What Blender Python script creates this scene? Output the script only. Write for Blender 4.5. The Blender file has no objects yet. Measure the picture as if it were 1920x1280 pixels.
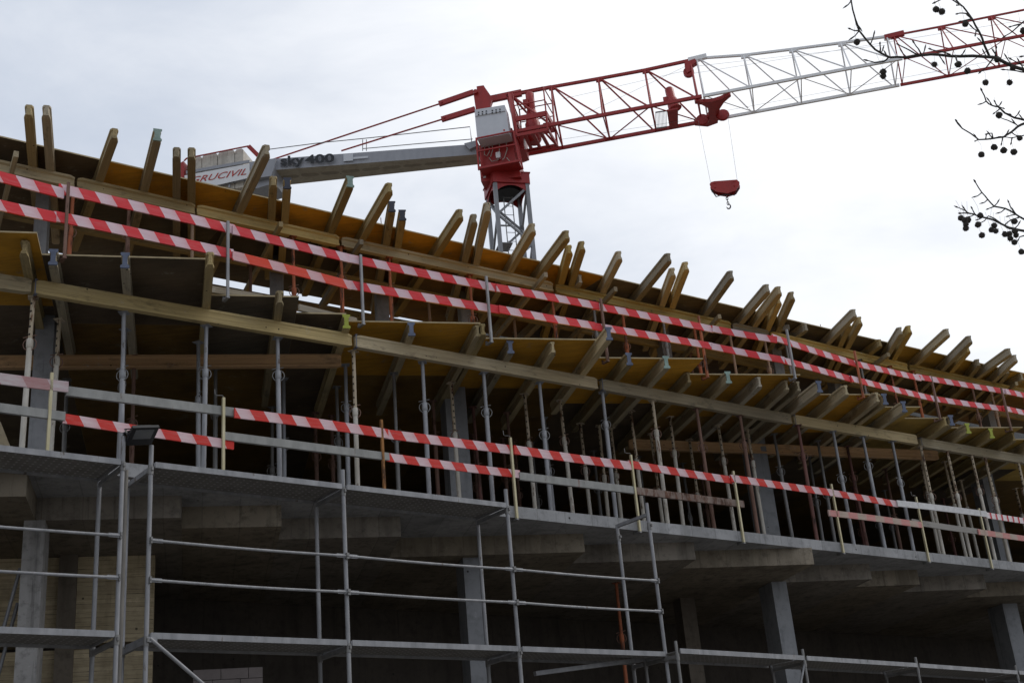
import bpy, math, random
from mathutils import Vector, Matrix, noise
random.seed(7)
R = math.radians
scene = bpy.context.scene
COL = scene.collection
V = Vector

# ------------------------------------------------------------------ camera model (measured from the photograph's vanishing points)
F, UX, HD, EYE = 2400.0, -0.0887, 990.0, 1.7
UY = math.sqrt(1 - UX * UX)
PITCH = math.atan(HD / F)
def ray(u, v):
    x = (u - 960) / F; y = (640 - v) / F
    xr = x * UY - y * UX; yr = x * UX + y * UY
    return V((xr, math.cos(PITCH) - yr * math.sin(PITCH), math.sin(PITCH) + yr * math.cos(PITCH)))
CAM = V((0, 0, EYE))
def at(u, v, z):                       # point of the horizontal level z seen at (u, v)
    r = ray(u, v); return CAM + r * ((z - EYE) / r.z)
def onv(u, v, P, Q):                   # point of the vertical plane through P, Q seen at (u, v)
    r = ray(u, v); t = V((Q[0] - P[0], Q[1] - P[1], 0)); n = V((-t.y, t.x, 0))
    return CAM + r * ((V((P[0], P[1], EYE)) - CAM).dot(n) / r.dot(n))
def atd(u, v, dist):
    return CAM + ray(u, v).normalized() * dist

E_ = V((math.sin(R(75)), math.cos(R(75)), 0))       # along the formwork panels
D_ = V((-E_.y, E_.x, 0))                            # along the joists, into the building
UP = V((0, 0, 1))

# ------------------------------------------------------------------ levels
Z_SLAB, Z_SOFFIT, Z_DROP = 6.80, 6.62, 6.32
Z_B1, Z_J1, Z_P1, T_P = 9.15, 9.35, 9.575, 0.022
Z_B2, Z_J2, Z_P2 = 12.15, 12.35, 12.56
Z_DK1, Z_DK2 = 4.5, 6.5

# ------------------------------------------------------------------ materials
MATS = {}
class NT:
    def __init__(s, name):
        s.m = bpy.data.materials.new(name); s.m.use_nodes = True
        s.t = s.m.node_tree; s.b = s.t.nodes['Principled BSDF']
        s.tc = s.t.nodes.new('ShaderNodeTexCoord'); s.oi = s.t.nodes.new('ShaderNodeObjectInfo')
    def n(s, typ, **kw):
        nd = s.t.nodes.new(typ)
        for k, v in kw.items(): setattr(nd, k, v)
        return nd
    def l(s, a, b): s.t.links.new(a, b)
    def val(s, x, sock):
        if hasattr(x, 'is_linked') or isinstance(x, bpy.types.NodeSocket): s.l(x, sock)
        else: sock.default_value = x
    def math(s, op, a, b=0.0, clamp=False):
        nd = s.n('ShaderNodeMath', operation=op, use_clamp=clamp)
        s.val(a, nd.inputs[0]); s.val(b, nd.inputs[1]); return nd.outputs[0]
    def coords(s, scale=(1, 1, 1), seed=True):
        mp = s.n('ShaderNodeMapping'); mp.inputs['Scale'].default_value = scale
        s.l(s.tc.outputs['Object'], mp.inputs['Vector'])
        if seed:
            c = s.n('ShaderNodeCombineXYZ'); k = s.math('MULTIPLY', s.oi.outputs['Random'], 37.0)
            for i in range(3): s.l(k, c.inputs[i])
            s.l(c.outputs[0], mp.inputs['Location'])
        return mp.outputs[0]
    def noise(s, scale, vec, detail=4, rough=.6):
        nd = s.n('ShaderNodeTexNoise'); nd.inputs['Scale'].default_value = scale
        nd.inputs['Detail'].default_value = detail; nd.inputs['Roughness'].default_value = rough
        s.l(vec, nd.inputs['Vector']); return nd.outputs['Fac']
    def ramp(s, fac, lo, hi):
        nd = s.n('ShaderNodeMapRange'); nd.inputs['From Min'].default_value = lo; nd.inputs['From Max'].default_value = hi
        s.l(fac, nd.inputs['Value']); return nd.outputs[0]
    def mix(s, f, a, b, mode='MIX'):
        nd = s.n('ShaderNodeMix', data_type='RGBA', blend_type=mode)
        s.val(f, nd.inputs[0])
        for x, k in ((a, 6), (b, 7)):
            if isinstance(x, bpy.types.NodeSocket): s.l(x, nd.inputs[k])
            else: nd.inputs[k].default_value = (*x, 1)
        return nd.outputs[2]
    def bump(s, h, strength=.3, dist=.01):
        nd = s.n('ShaderNodeBump'); nd.inputs['Strength'].default_value = strength; nd.inputs['Distance'].default_value = dist
        s.l(h, nd.inputs['Height']); s.l(nd.outputs[0], s.b.inputs['Normal'])
    def fin(s, col, rough=.8, metal=0.0, spec=.3):
        s.val(col if isinstance(col, bpy.types.NodeSocket) else (*col, 1), s.b.inputs['Base Color'])
        s.val(rough, s.b.inputs['Roughness']); s.val(metal, s.b.inputs['Metallic'])
        s.b.inputs['Specular IOR Level'].default_value = spec
        return s.m

def wood(name, c1, c2, dark=(.05, .04, .03), weather=.5, grain=1.0):
    t = NT(name)
    g = t.noise(1.0, t.coords((1.2, 45 * grain, 45 * grain)), 5, .65)
    g2 = t.noise(1.0, t.coords((.7, 3, 3)), 4)
    s = t.noise(2.2, t.coords((1, 2.5, 2.5)), 6, .7)
    c = t.mix(t.ramp(g, .3, .7), c1, c2)
    c = t.mix(t.math('MULTIPLY', t.ramp(g2, .42, .7), weather, True), c, tuple((a + b + .06) / 2.2 for a, b in zip(c1, (.2, .2, .19))))
    c = t.mix(t.math('MULTIPLY', t.ramp(s, .56, .75), .8, True), c, dark)
    vo = t.n('ShaderNodeTexVoronoi', feature='F1'); vo.inputs['Scale'].default_value = 5.5; t.l(t.coords((1, 1, 1)), vo.inputs['Vector'])
    c = t.mix(t.math('LESS_THAN', vo.outputs['Distance'], .07), c, (.02, .016, .012))
    sp1 = t.noise(5, t.coords((1, 1, 1)), 6, .75); c = t.mix(t.math('MULTIPLY', t.ramp(sp1, .62, .7), .55, True), c, (.42, .41, .38))
    hsv = t.n('ShaderNodeHueSaturation'); t.l(c, hsv.inputs['Color'])
    t.l(t.math('ADD', t.math('MULTIPLY', t.oi.outputs['Random'], .55), .7), hsv.inputs['Value'])
    t.l(t.math('ADD', t.math('MULTIPLY', t.math('FRACT', t.math('MULTIPLY', t.oi.outputs['Random'], 17.3)), .45), .62), hsv.inputs['Saturation'])
    t.bump(t.math('ADD', g, sp1), .35, .005)
    return t.fin(hsv.outputs[0], .85)
def ply(name, c1, c2, stain=(.06, .035, .012), amt=.7):
    t = NT(name)
    s1 = t.noise(.9, t.coords((1, 1, 1)), 6, .65); s2 = t.noise(6, t.coords((.5, 3, 1)), 5, .7)
    c = t.mix(t.ramp(s2, .3, .7), c1, c2)
    c = t.mix(t.math('MULTIPLY', t.ramp(s1, .45, .72), amt, True), c, stain)
    s3 = t.noise(3.5, t.coords((1, 1, 1)), 7, .75); s4 = t.noise(1.0, t.coords((.6, 14, 1)), 5, .7)
    c = t.mix(t.math('MULTIPLY', t.ramp(s4, .52, .7), .5, True), c, tuple(a * .5 for a in c2))
    c = t.mix(t.math('MULTIPLY', t.ramp(s3, .6, .68), .6, True), c, (.3, .27, .21))
    vo = t.n('ShaderNodeTexVoronoi', feature='F1'); vo.inputs['Scale'].default_value = 3; t.l(t.coords((1, 1, 0)), vo.inputs['Vector'])
    c = t.mix(t.math('LESS_THAN', vo.outputs['Distance'], .035), c, (.03, .02, .012))
    hsv = t.n('ShaderNodeHueSaturation'); t.l(c, hsv.inputs['Color'])
    t.l(t.math('ADD', t.math('MULTIPLY', t.oi.outputs['Random'], .4), .74), hsv.inputs['Value'])
    return t.fin(hsv.outputs[0], .6, 0, .25)
def concrete(name, c1, c2, boards=None, amt=.6):
    t = NT(name); v = t.coords((1, 1, 1), False)
    n1 = t.noise(.8, v, 6, .65); n2 = t.noise(7, v, 6, .7); n3 = t.noise(60, v, 2)
    st = t.noise(2.0, t.coords((1.5, 1.5, .18), False), 5, .6)
    c = t.mix(t.ramp(n1, .35, .65), c1, c2)
    c = t.mix(t.math('MULTIPLY', t.ramp(n2, .5, .72), amt, True), c, tuple(a * .45 for a in c1))
    c = t.mix(t.math('MULTIPLY', t.ramp(st, .52, .7), amt * .8, True), c, tuple(a * .4 for a in c1))
    st2 = t.noise(3.5, t.coords((2.5, 2.5, .12), False), 6, .7)
    c = t.mix(t.math('MULTIPLY', t.ramp(st2, .58, .66), amt * .7, True), c, tuple(a * .3 for a in c1))
    c = t.mix(t.math('MULTIPLY', t.ramp(t.noise(3, t.coords((1, 1, 1), False), 7, .8), .6, .7), .4, True), c, tuple(min(1, a * 1.5) for a in c2))
    vo = t.n('ShaderNodeTexVoronoi', feature='F1'); vo.inputs['Scale'].default_value = 2.6; t.l(t.coords((1, 1, 1), False), vo.inputs['Vector'])
    c = t.mix(t.math('LESS_THAN', vo.outputs['Distance'], .05), c, (.03, .028, .025))
    h = t.math('ADD', n2, t.math('MULTIPLY', n3, .3))
    if name in ('soffit_concrete', 'slab_edge_concrete', 'concrete', 'warm_concrete'):    # joints left by the formwork boards
        mpj = t.n('ShaderNodeMapping'); mpj.inputs['Rotation'].default_value = (0, 0, R(-15)); t.l(t.tc.outputs['Object'], mpj.inputs['Vector'])
        spj = t.n('ShaderNodeSeparateXYZ'); t.l(mpj.outputs[0], spj.inputs[0])
        k1 = t.math('DIVIDE', spj.outputs['X'], .5); fj = t.math('FRACT', k1)
        wj = t.n('ShaderNodeTexWhiteNoise', noise_dimensions='1D'); t.l(t.math('FLOOR', k1), wj.inputs['W'])
        c = t.mix(t.math('MULTIPLY', wj.outputs[0], .3), c, tuple(a * .5 for a in c1))
        lj = t.math('LESS_THAN', fj, .03); c = t.mix(t.math('MULTIPLY', lj, .25), c, (.04, .037, .033)); h = t.math('SUBTRACT', h, lj)
    if boards:
        sp = t.n('ShaderNodeSeparateXYZ'); t.l(t.tc.outputs['Object'], sp.inputs[0])
        k = t.math('DIVIDE', sp.outputs['Z'], boards)
        fr = t.math('FRACT', k); fl = t.math('FLOOR', k)
        wn = t.n('ShaderNodeTexWhiteNoise', noise_dimensions='1D'); t.l(fl, wn.inputs['W'])
        c = t.mix(t.math('MULTIPLY', wn.outputs[0], .5), c, tuple(a * .45 for a in c1))
        ln = t.math('LESS_THAN', t.math('ADD', fr, t.math('MULTIPLY', t.noise(6, t.coords((1, 1, 3), False), 4), .25)), .2)
        br = t.noise(1.4, t.coords((1.6, 1.6, 14), False), 5)
        c = t.mix(t.math('MULTIPLY', ln, t.ramp(br, .42, .6), True), c, (.05, .04, .03))
        br2 = t.noise(3, t.coords((.6, .6, 22), False), 6, .75); c = t.mix(t.math('MULTIPLY', t.ramp(br2, .5, .7), .65, True), c, (.16, .12, .075))
        h = t.math('SUBTRACT', h, ln)
    t.bump(h, .35, .01)
    return t.fin(c, .9, 0, .2)
def steel(name, c1, c2, rust=None, amt=.3, metal=.35, rough=.5, holes=False, rs=9):
    t = NT(name)
    n1 = t.noise(8, t.coords((1, 1, .35)), 5, .6); n2 = t.noise(rs, t.coords((1, 1, .25)), 6, .72)
    c = t.mix(t.ramp(n1, .3, .7), c1, c2)
    mt = metal
    if rust:
        f = t.ramp(n2, .62 - amt * .35, .68 - amt * .3)
        fc = t.n('ShaderNodeClamp'); t.l(f, fc.inputs[0])
        r2 = t.mix(t.ramp(n1, .4, .6), rust, tuple(a * .4 for a in rust))
        c = t.mix(fc.outputs[0], c, r2); mt = t.math('MULTIPLY', t.math('SUBTRACT', 1.0, fc.outputs[0]), metal)
    if holes:                                               # adjustment holes of a prop's inner tube
        sp = t.n('ShaderNodeSeparateXYZ'); t.l(t.tc.outputs['Object'], sp.inputs[0])
        k = t.math('LESS_THAN', t.math('ABSOLUTE', t.math('SUBTRACT', t.math('FRACT', t.math('DIVIDE', sp.outputs['Z'], .11)), .5)), .13)
        w = t.math('LESS_THAN', t.math('ABSOLUTE', sp.outputs['X']), .0125)
        c = t.mix(t.math('MULTIPLY', k, w), c, (.008, .006, .005))
    return t.fin(c, rough, mt, .4)
def stripes(name, red, white, k=.6, period=.42, worn=.4, red_w=.5, dark=(.25, .2, .2)):
    t = NT(name)
    sp = t.n('ShaderNodeSeparateXYZ'); t.l(t.tc.outputs['Object'], sp.inputs[0])
    wob = t.noise(9, t.coords(), 3)
    x = t.math('ADD', sp.outputs['X'], t.math('MULTIPLY', sp.outputs['Z'], k))
    x = t.math('ADD', x, t.math('MULTIPLY', wob, .016))
    fr = t.math('FRACT', t.math('ADD', t.math('DIVIDE', x, period), t.math('MULTIPLY', t.oi.outputs['Random'], 5.0)))
    isr = t.math('LESS_THAN', fr, red_w)
    n1 = t.noise(1.0, t.coords((4, 30, 30)), 5, .7); n2 = t.noise(14, t.coords(), 6, .75)
    r = t.mix(t.math('MULTIPLY', t.ramp(n1, .45, .75), worn, True), red, tuple(min(1, a * .75 + .16) for a in red))
    w = t.mix(t.math('MULTIPLY', t.ramp(n1, .4, .7), worn * 1.1, True), white, tuple(a * b for a, b in zip(white, (.85, .62, .66))))
    gw = t.math('MULTIPLY', t.math('POWER', t.math('DIVIDE', t.math('SUBTRACT', fr, red_w, True), 1 - red_w), 2.5), .45)
    gw = t.math('MULTIPLY', gw, t.math('ADD', n2, .45), True)
    w = t.mix(gw, w, tuple(a * .6 + b * .4 for a, b in zip(red, (.6, .4, .42))))
    c = t.mix(isr, w, r)
    c = t.mix(t.math('MULTIPLY', t.ramp(n2, .6, .74), worn, True), c, dark)
    return t.fin(c, .7, 0, .3)
def plain(name, c1, rough=.6, var=.25, metal=0.0, sc=5):
    t = NT(name); n1 = t.noise(sc, t.coords(), 5, .65)
    return t.fin(t.mix(t.ramp(n1, .3, .75), c1, tuple(a * (1 - var) for a in c1)), rough, metal, .35)

M = {}
M['joist'] = wood('weathered_timber', (.43, .325, .145), (.26, .195, .088), weather=.42)
M['joist_grey'] = wood('grey_timber', (.42, .35, .22), (.27, .22, .14), weather=.65)
M['joist_yellow'] = wood('yellow_timber', (.5, .36, .12), (.33, .235, .08), weather=.35)
M['beam'] = wood('beam_timber', (.53, .385, .13), (.35, .25, .085), weather=.3)
M['beam_pale'] = wood('pale_beam_timber', (.48, .375, .2), (.31, .235, .12), weather=.4)
M['plank'] = wood('old_plank', (.3, .25, .17), (.19, .15, .1), weather=.7)
M['inner'] = wood('inner_timber', (.52, .27, .07), (.38, .19, .05), weather=.12)
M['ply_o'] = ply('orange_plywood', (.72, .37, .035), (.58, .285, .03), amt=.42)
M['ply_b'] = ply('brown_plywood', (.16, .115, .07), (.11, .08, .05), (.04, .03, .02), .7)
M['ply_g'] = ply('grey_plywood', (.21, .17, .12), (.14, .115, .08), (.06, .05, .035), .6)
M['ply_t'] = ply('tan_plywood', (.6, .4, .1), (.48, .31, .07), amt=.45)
M['ply_shade'] = ply('shade_ochre_plywood', (.26, .15, .035), (.19, .11, .028), amt=.7)  # ochre darkened so the colour carries the shade inside the decks
M['ply_edge'] = plain('plywood_edge', (.46, .37, .22), .8, .4)
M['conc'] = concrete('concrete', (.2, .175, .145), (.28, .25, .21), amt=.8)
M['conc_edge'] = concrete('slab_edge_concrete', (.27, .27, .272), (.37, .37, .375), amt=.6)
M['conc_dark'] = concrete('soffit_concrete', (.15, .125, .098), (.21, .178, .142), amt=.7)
M['wall_shade'] = concrete('shade_dark_render', (.06, .05, .041), (.085, .07, .057), amt=.5)  # partition colour taken near black to imitate the unlit bays
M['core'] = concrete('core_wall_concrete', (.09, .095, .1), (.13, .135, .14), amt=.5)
M['conc_col'] = concrete('rough_column_concrete', (.27, .26, .25), (.37, .36, .35), amt=.85)
M['conc_warm'] = concrete('warm_concrete', (.2, .168, .125), (.28, .24, .185), amt=.85)
M['conc_blue'] = concrete('column_concrete', (.21, .215, .225), (.29, .295, .305), amt=.45)
M['board_wall'] = concrete('board_marked_wall', (.5, .41, .26), (.6, .5, .34), boards=.062, amt=.6)
M['back'] = concrete('back_wall_render', (.3, .26, .18), (.36, .31, .22))
M['galv'] = steel('galvanised_steel', (.31, .31, .32), (.19, .192, .2), (.13, .1, .075), -.02, .25, .55)
M['galv_prop'] = steel('prop_galvanised', (.34, .345, .36), (.24, .245, .26), (.2, .13, .09), -.1, .25)
M['mast_grey'] = steel('mast_galvanised', (.27, .275, .29), (.2, .205, .215), (.2, .15, .1), -.2, .2)
M['galv_hole'] = steel('galvanised_inner_tube', (.31, .315, .33), (.22, .225, .24), (.16, .11, .08), -.05, .2)
M['galv_dark'] = steel('dull_galvanised_steel', (.23, .225, .22), (.15, .145, .14), (.15, .09, .06), -.1)
M['white'] = steel('flaking_white_paint', (.6, .57, .51), (.44, .4, .33), (.17, .085, .045), .12, 0, .75)
M['white_hole'] = steel('flaking_white_inner_tube', (.52, .44, .32), (.38, .31, .22), (.15, .07, .035), .27, 0, .75, True)
M['brown'] = steel('rusty_brown_steel', (.2, .115, .085), (.14, .08, .06), (.085, .035, .02), .2, 0, .8)
M['redprop'] = steel('faded_red_paint', (.19, .085, .07), (.13, .06, .05), (.08, .04, .028), .25, 0, .75)
M['orange'] = steel('orange_paint_rusty', (.4, .12, .05), (.28, .085, .04), (.1, .045, .025), .3, 0, .75)
M['tan'] = steel('tan_worn_steel', (.33, .22, .15), (.25, .17, .12), (.13, .07, .04), .2, 0, .75)
M['tube_d'] = steel('dull_tube', (.26, .24, .21), (.18, .165, .145), (.14, .09, .05), 0, .1, .7)
M['rustor'] = steel('rusty_orange_steel', (.36, .17, .05), (.2, .085, .03), (.09, .04, .02), .3, 0, .85, rs=16)
M['brass'] = steel('zinc_yellow_steel', (.52, .47, .32), (.4, .35, .2), (.2, .14, .08), -.2, .3, .45)
M['chan'] = steel('zinc_steel_channel', (.3, .3, .285), (.2, .2, .19), (.2, .12, .1), .0, .2, .6)
M['rustch'] = steel('rusted_channel', (.25, .2, .17), (.16, .11, .09), (.14, .065, .04), .45, 0, .85, rs=14)
M['stripe'] = stripes('red_white_stripes', (.62, .035, .045), (.68, .53, .58), period=.47)
M['stripe2'] = stripes('bright_red_white_stripes', (.58, .035, .025), (.68, .53, .55), worn=.5)
M['stripe_o'] = stripes('orange_red_stripes', (.66, .06, .03), (.66, .42, .44), period=.62, red_w=.6)
M['stripe_w'] = stripes('worn_pink_stripes', (.36, .19, .19), (.5, .46, .46), period=.62, worn=.9)
M['stripe_v'] = stripes('faded_upright_stripes', (.5, .21, .19), (.42, .36, .29), k=0, period=.52, worn=.8)
M['stripe_n'] = stripes('narrow_red_stripes', (.5, .05, .06), (.75, .73, .72), k=0, period=.2, red_w=.3)
M['whiteb'] = plain('white_painted_board', (.66, .65, .65), .7, .3, 0, 9)
M['greyb'] = wood('grey_board', (.34, .32, .29), (.25, .23, .21), weather=.8)
M['crane_red'] = steel('crane_red_paint', (.36, .023, .02), (.28, .019, .017), (.12, .03, .02), -.08, 0, .42)
M['crane_white'] = steel('crane_white_paint', (.84, .84, .84), (.74, .74, .75), None, 0, 0, .5)
M['crane_grey'] = steel('crane_grey_paint', (.33, .34, .37), (.28, .29, .32), (.24, .22, .19), -.1, 0, .5)
M['girder_dirty'] = concrete('dusty_girder_underside', (.36, .32, .25), (.42, .38, .31), amt=.4)
M['dark'] = plain('black_rubber', (.02, .02, .022), .6)
M['black'] = plain('black_paint', (.018, .018, .02), .45)
M['ink'] = plain('black_lettering', (.03, .032, .036), .6)
M['redink'] = plain('red_lettering', (.5, .05, .035), .5)
M['cab'] = plain('cabinet_grey', (.6, .62, .66), .45, .1)
M['signw'] = plain('sign_white', (.74, .74, .75), .45, .08)
M['cweight'] = concrete('counterweight_concrete', (.5, .46, .4), (.58, .55, .49), amt=.5)
M['cable'] = plain('steel_rope', (.25, .25, .26), .5)
M['glass'] = plain('lamp_glass', (.14, .145, .15), .18, .2)
M['blue'] = plain('blue_plastic', (.14, .165, .24), .65, .5)
M['clip'] = plain('clip_steel', (.14, .15, .19), .6, .4)
M['teal'] = plain('teal_plastic', (.3, .41, .36), .65, .45)
M['green'] = plain('lime_plastic', (.36, .4, .05), .5, .3)
M['bark'] = wood('bark', (.075, .066, .055), (.045, .04, .033), weather=.3)
M['seed'] = plain('seed_ball', (.06, .052, .045), .95, .6, 0, 150)
M['hose'] = plain('grey_hose', (.42, .38, .33), .6)

# ------------------------------------------------------------------ mesh builder
class MB:
    def __init__(s): s.v = []; s.f = []; s.mi = []; s.sm = []
    def add(s, vs, fs, mi=0, smooth=False):
        o = len(s.v); s.v += [V(p) for p in vs]
        for f in fs: s.f.append([o + i for i in f]); s.mi.append(mi); s.sm.append(smooth)
        return s
    def hexa(s, p, mi=0):              # 8 corners: bottom ring 0-3, top ring 4-7
        return s.add(p, [(3, 2, 1, 0), (4, 5, 6, 7), (0, 1, 5, 4), (1, 2, 6, 5), (2, 3, 7, 6), (3, 0, 4, 7)], mi)
    def box(s, x0, x1, y0, y1, z0, z1, mi=0):
        return s.hexa([(x0, y0, z0), (x1, y0, z0), (x1, y1, z0), (x0, y1, z0), (x0, y0, z1), (x1, y0, z1), (x1, y1, z1), (x0, y1, z1)], mi)
    def obox(s, c, ax, ay, az, mi=0):  # centre and half axes
        c = V(c); return s.hexa([c - ax - ay - az, c + ax - ay - az, c + ax + ay - az, c - ax + ay - az, c - ax - ay + az, c + ax - ay + az, c + ax + ay + az, c - ax + ay + az], mi)
    def prism(s, prof, x0, x1, mi=0, m0=None):   # (y, z) outline along local x
        n = len(prof)
        vs = [(x0, y, z) for y, z in prof] + [(x1, y, z) for y, z in prof]
        fs = [(i, (i + 1) % n, n + (i + 1) % n, n + i) for i in range(n)]
        s.add(vs, fs, mi)
        return s
    def poly_prism(s, poly, z0, z1, mi=0, mside=None):   # plan outline, counter-clockwise
        n = len(poly)
        vs = [(p[0], p[1], z0) for p in poly] + [(p[0], p[1], z1) for p in poly]
        s.add(vs, [list(range(n))[::-1], list(range(n, 2 * n))], mi)
        s.add(vs, [(i, (i + 1) % n, n + (i + 1) % n, n + i) for i in range(n)], mi if mside is None else mside)
        return s
    def path(s, pts, radii, n=8, mi=0, cap=True):
        pts = [V(p) for p in pts]; m = len(pts)
        if not isinstance(radii, (list, tuple)): radii = [radii] * m
        vs = []; ref = None
        for i, p in enumerate(pts):
            t = (pts[min(i + 1, m - 1)] - pts[max(i - 1, 0)]).normalized()
            if ref is None: ref = t.orthogonal().normalized()
            a = (ref - t * ref.dot(t)).normalized(); b = t.cross(a); ref = a
            for k in range(n):
                an = 2 * math.pi * k / n; vs.append(p + (a * math.cos(an) + b * math.sin(an)) * radii[i])
        fs = [(i * n + k, i * n + (k + 1) % n, (i + 1) * n + (k + 1) % n, (i + 1) * n + k) for i in range(m - 1) for k in range(n)]
        s.add(vs, fs, mi, n > 5)
        if cap: s.add([vs[k] for k in range(n)], [list(range(n))[::-1]], mi); s.add([vs[(m - 1) * n + k] for k in range(n)], [list(range(n))], mi)
        return s
    def tube(s, p, q, r, n=8, mi=0, r2=None): return s.path([p, q], [r, r if r2 is None else r2], n, mi)
    def bar(s, p, q, w, h, up=UP, mi=0):       # rectangular bar
        p = V(p); q = V(q); x = (q - p).normalized(); y = up.cross(x)
        if y.length < 1e-4: y = V((1, 0, 0)).cross(x)
        y.normalize(); z = x.cross(y)
        return s.obox((p + q) / 2, x * ((q - p).length / 2), y * (w / 2), z * (h / 2), mi)
    def ring(s, c, ax, ay, rad, r, n=14, k=6, mi=0):
        pts = [V(c) + ax * math.cos(2 * math.pi * i / n) * rad + ay * math.sin(2 * math.pi * i / n) * rad for i in range(n + 1)]
        return s.path(pts, r, k, mi, False)
    def build(s, name, mats, parent=None, matrix=None, origin=None):
        me = bpy.data.meshes.new(name)
        o = V(origin) if origin is not None else V((0, 0, 0))
        me.from_pydata([p - o for p in s.v], [], s.f)
        if not isinstance(mats, (list, tuple)): mats = [mats]
        for m in mats: me.materials.append(m)
        me.polygons.foreach_set('material_index', s.mi); me.polygons.foreach_set('use_smooth', s.sm)
        me.update()
        ob = bpy.data.objects.new(name, me); COL.objects.link(ob)
        if parent is not None: ob.parent = parent
        if matrix is not None: ob.matrix_world = matrix if parent is None else ob.matrix_world
        if matrix is not None and parent is not None: ob.matrix_local = matrix
        if matrix is None and origin is not None and parent is None: ob.location = o
        return ob

def tag(o, label=None, cat=None, group=None, kind=None):
    if label: o['label'] = label
    if cat: o['category'] = cat
    if group: o['group'] = group
    if kind: o['kind'] = kind
    return o
def thing(name, loc, label, cat, group=None, rz=0.0):
    o = bpy.data.objects.new(name, None); COL.objects.link(o); o.empty_display_size = .1
    o.location = loc; o.rotation_euler = (0, 0, rz)
    return tag(o, label, cat, group)
def frame(P, Q, up=UP):
    P = V(P); Q = V(Q); x = (Q - P).normalized(); y = up.cross(x).normalized(); z = x.cross(y)
    m = Matrix((x, y, z)).transposed().to_4x4(); m.translation = P
    return m, (Q - P).length
ORD = ('first second third fourth fifth sixth seventh eighth ninth tenth eleventh twelfth thirteenth fourteenth fifteenth sixteenth seventeenth '
       'eighteenth nineteenth twentieth twenty-first twenty-second twenty-third twenty-fourth twenty-fifth twenty-sixth twenty-seventh twenty-eighth '
       'twenty-ninth thirtieth thirty-first thirty-second thirty-third thirty-fourth thirty-fifth thirty-sixth thirty-seventh thirty-eighth thirty-ninth '
       'fortieth forty-first forty-second forty-third forty-fourth forty-fifth forty-sixth forty-seventh forty-eighth forty-ninth fiftieth').split()
def nth(i, n):
    if i == 0: return 'leftmost'
    if i == n - 1: return 'rightmost'
    if i <= n // 2: return ORD[i] + ' from left'
    return ORD[n - 1 - i] + ' from right'

# ------------------------------------------------------------------ timber I-beams
def iprof(w=.08, h=.2, fl=.04, web=.03, ch=.012):
    a, b = w / 2, web / 2
    return [(-a, 0), (a, 0), (a, fl - ch), (b, fl + .008), (b, h - fl - .008), (a, h - fl + ch), (a, h), (-a, h), (-a, h - fl + ch), (-b, h - fl - .008), (-b, fl + .008), (-a, fl - ch)]
IP = iprof(.108, .22, .045, .06)
IPT = iprof(.125, .204, .042, .085)
def ibeam_mesh(L, prof=IP, cut=.075):
    mb = MB(); n = len(prof)
    # rounded ends: the flanges stop a little short of the web's top and bottom
    zs = [z for _, z in prof]; h = max(zs)
    st = [0.0, cut, L - cut, L]
    vs = []
    for k, x in enumerate(st):
        s = .6 if k in (0, 3) else 1.0
        for y, z in prof: vs.append((x, y * s, h / 2 + (z - h / 2) * (.84 if k in (0, 3) else 1.0)))
    fs = [(k * n + i, k * n + (i + 1) % n, (k + 1) * n + (i + 1) % n, (k + 1) * n + i) for k in range(3) for i in range(n)]
    # end faces as three quads (I shape is concave)
    for base, rev in ((0, True), (3 * n, False)):
        for q in ((0, 1, 2, 11), (6, 7, 8, 5), (11, 2, 3, 10), (10, 3, 4, 9), (9, 4, 5, 8)):
            f = [base + i for i in q]; fs.append(f[::-1] if rev else f)
    mb.add(vs, fs); return mb
def cap_mesh(x0, x1, prof):
    hm = prof[6][1] / 2; mb = MB(); p = [(y * 1.06, hm + (z - hm) * 1.015) for y, z in prof]; n = len(p)
    vs = [(x0, y, z) for y, z in p] + [(x1, y * .9, z) for y, z in p]
    fs = [(i, (i + 1) % n, n + (i + 1) % n, n + i) for i in range(n)]
    for base in (0, n):
        for q in ((0, 1, 2, 11), (6, 7, 8, 5), (11, 2, 3, 10), (10, 3, 4, 9), (9, 4, 5, 8)): fs.append([base + i for i in q])
    return mb.add(vs, fs)
def joist(P, Q, mat, label, group, cap=None, prof=IP, name='timber_joist', cat='joist'):
    m, L = frame(P, Q)
    if cap:
        mx = m.copy()
        t = thing(name, P, label, cat, group); t.matrix_world = mx
        ibeam_mesh(L, prof).build('beam', M[mat], t); cap_mesh(-.005, .022, prof).build('end_cap', M[cap], t)
        return t
    o = ibeam_mesh(L, prof).build(name, M[mat]); o.matrix_world = m
    return tag(o, label, cat, group)

# ------------------------------------------------------------------ ground
mb = MB(); mb.box(-400, 400, -400, 400, -.2, 0)
t = NT('asphalt'); n1 = t.noise(.4, t.coords(seed=False), 6); n2 = t.noise(40, t.coords(seed=False), 3)
M['ground'] = t.fin(t.mix(t.ramp(n1, .35, .65), (.12, .116, .108), (.18, .174, .163)), .9)
tag(mb.build('ground', M['ground']), kind='structure')
mb = MB(); mb.box(-60, 60, -6, 7.5, .004, .12)
M['pave'] = concrete('pavement_concrete', (.2, .193, .18), (.26, .25, .235))
tag(mb.build('pavement', M['pave']), kind='structure')

# ------------------------------------------------------------------ concrete building
SL, SR = at(245, 868, Z_SLAB), at(1920, 1055, Z_SLAB)
FD = (SR - SL); FD.z = 0; FD.normalize(); FN = V((-FD.y, FD.x, 0))     # along the front, into the building
def front(s, n, z=0): p = SL + FD * s + FN * n; return V((p.x, p.y, z))
bld = thing('concrete_building', front(3, 1, 0), 'unfinished grey concrete building frame with open storeys behind the scaffold', 'building')
O = bld.location.copy()
BACK = 9.2
def plan(poly, z0, z1, name, mat): return MB().poly_prism(poly, z0, z1).build(name, mat, bld, None, O)
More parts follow.
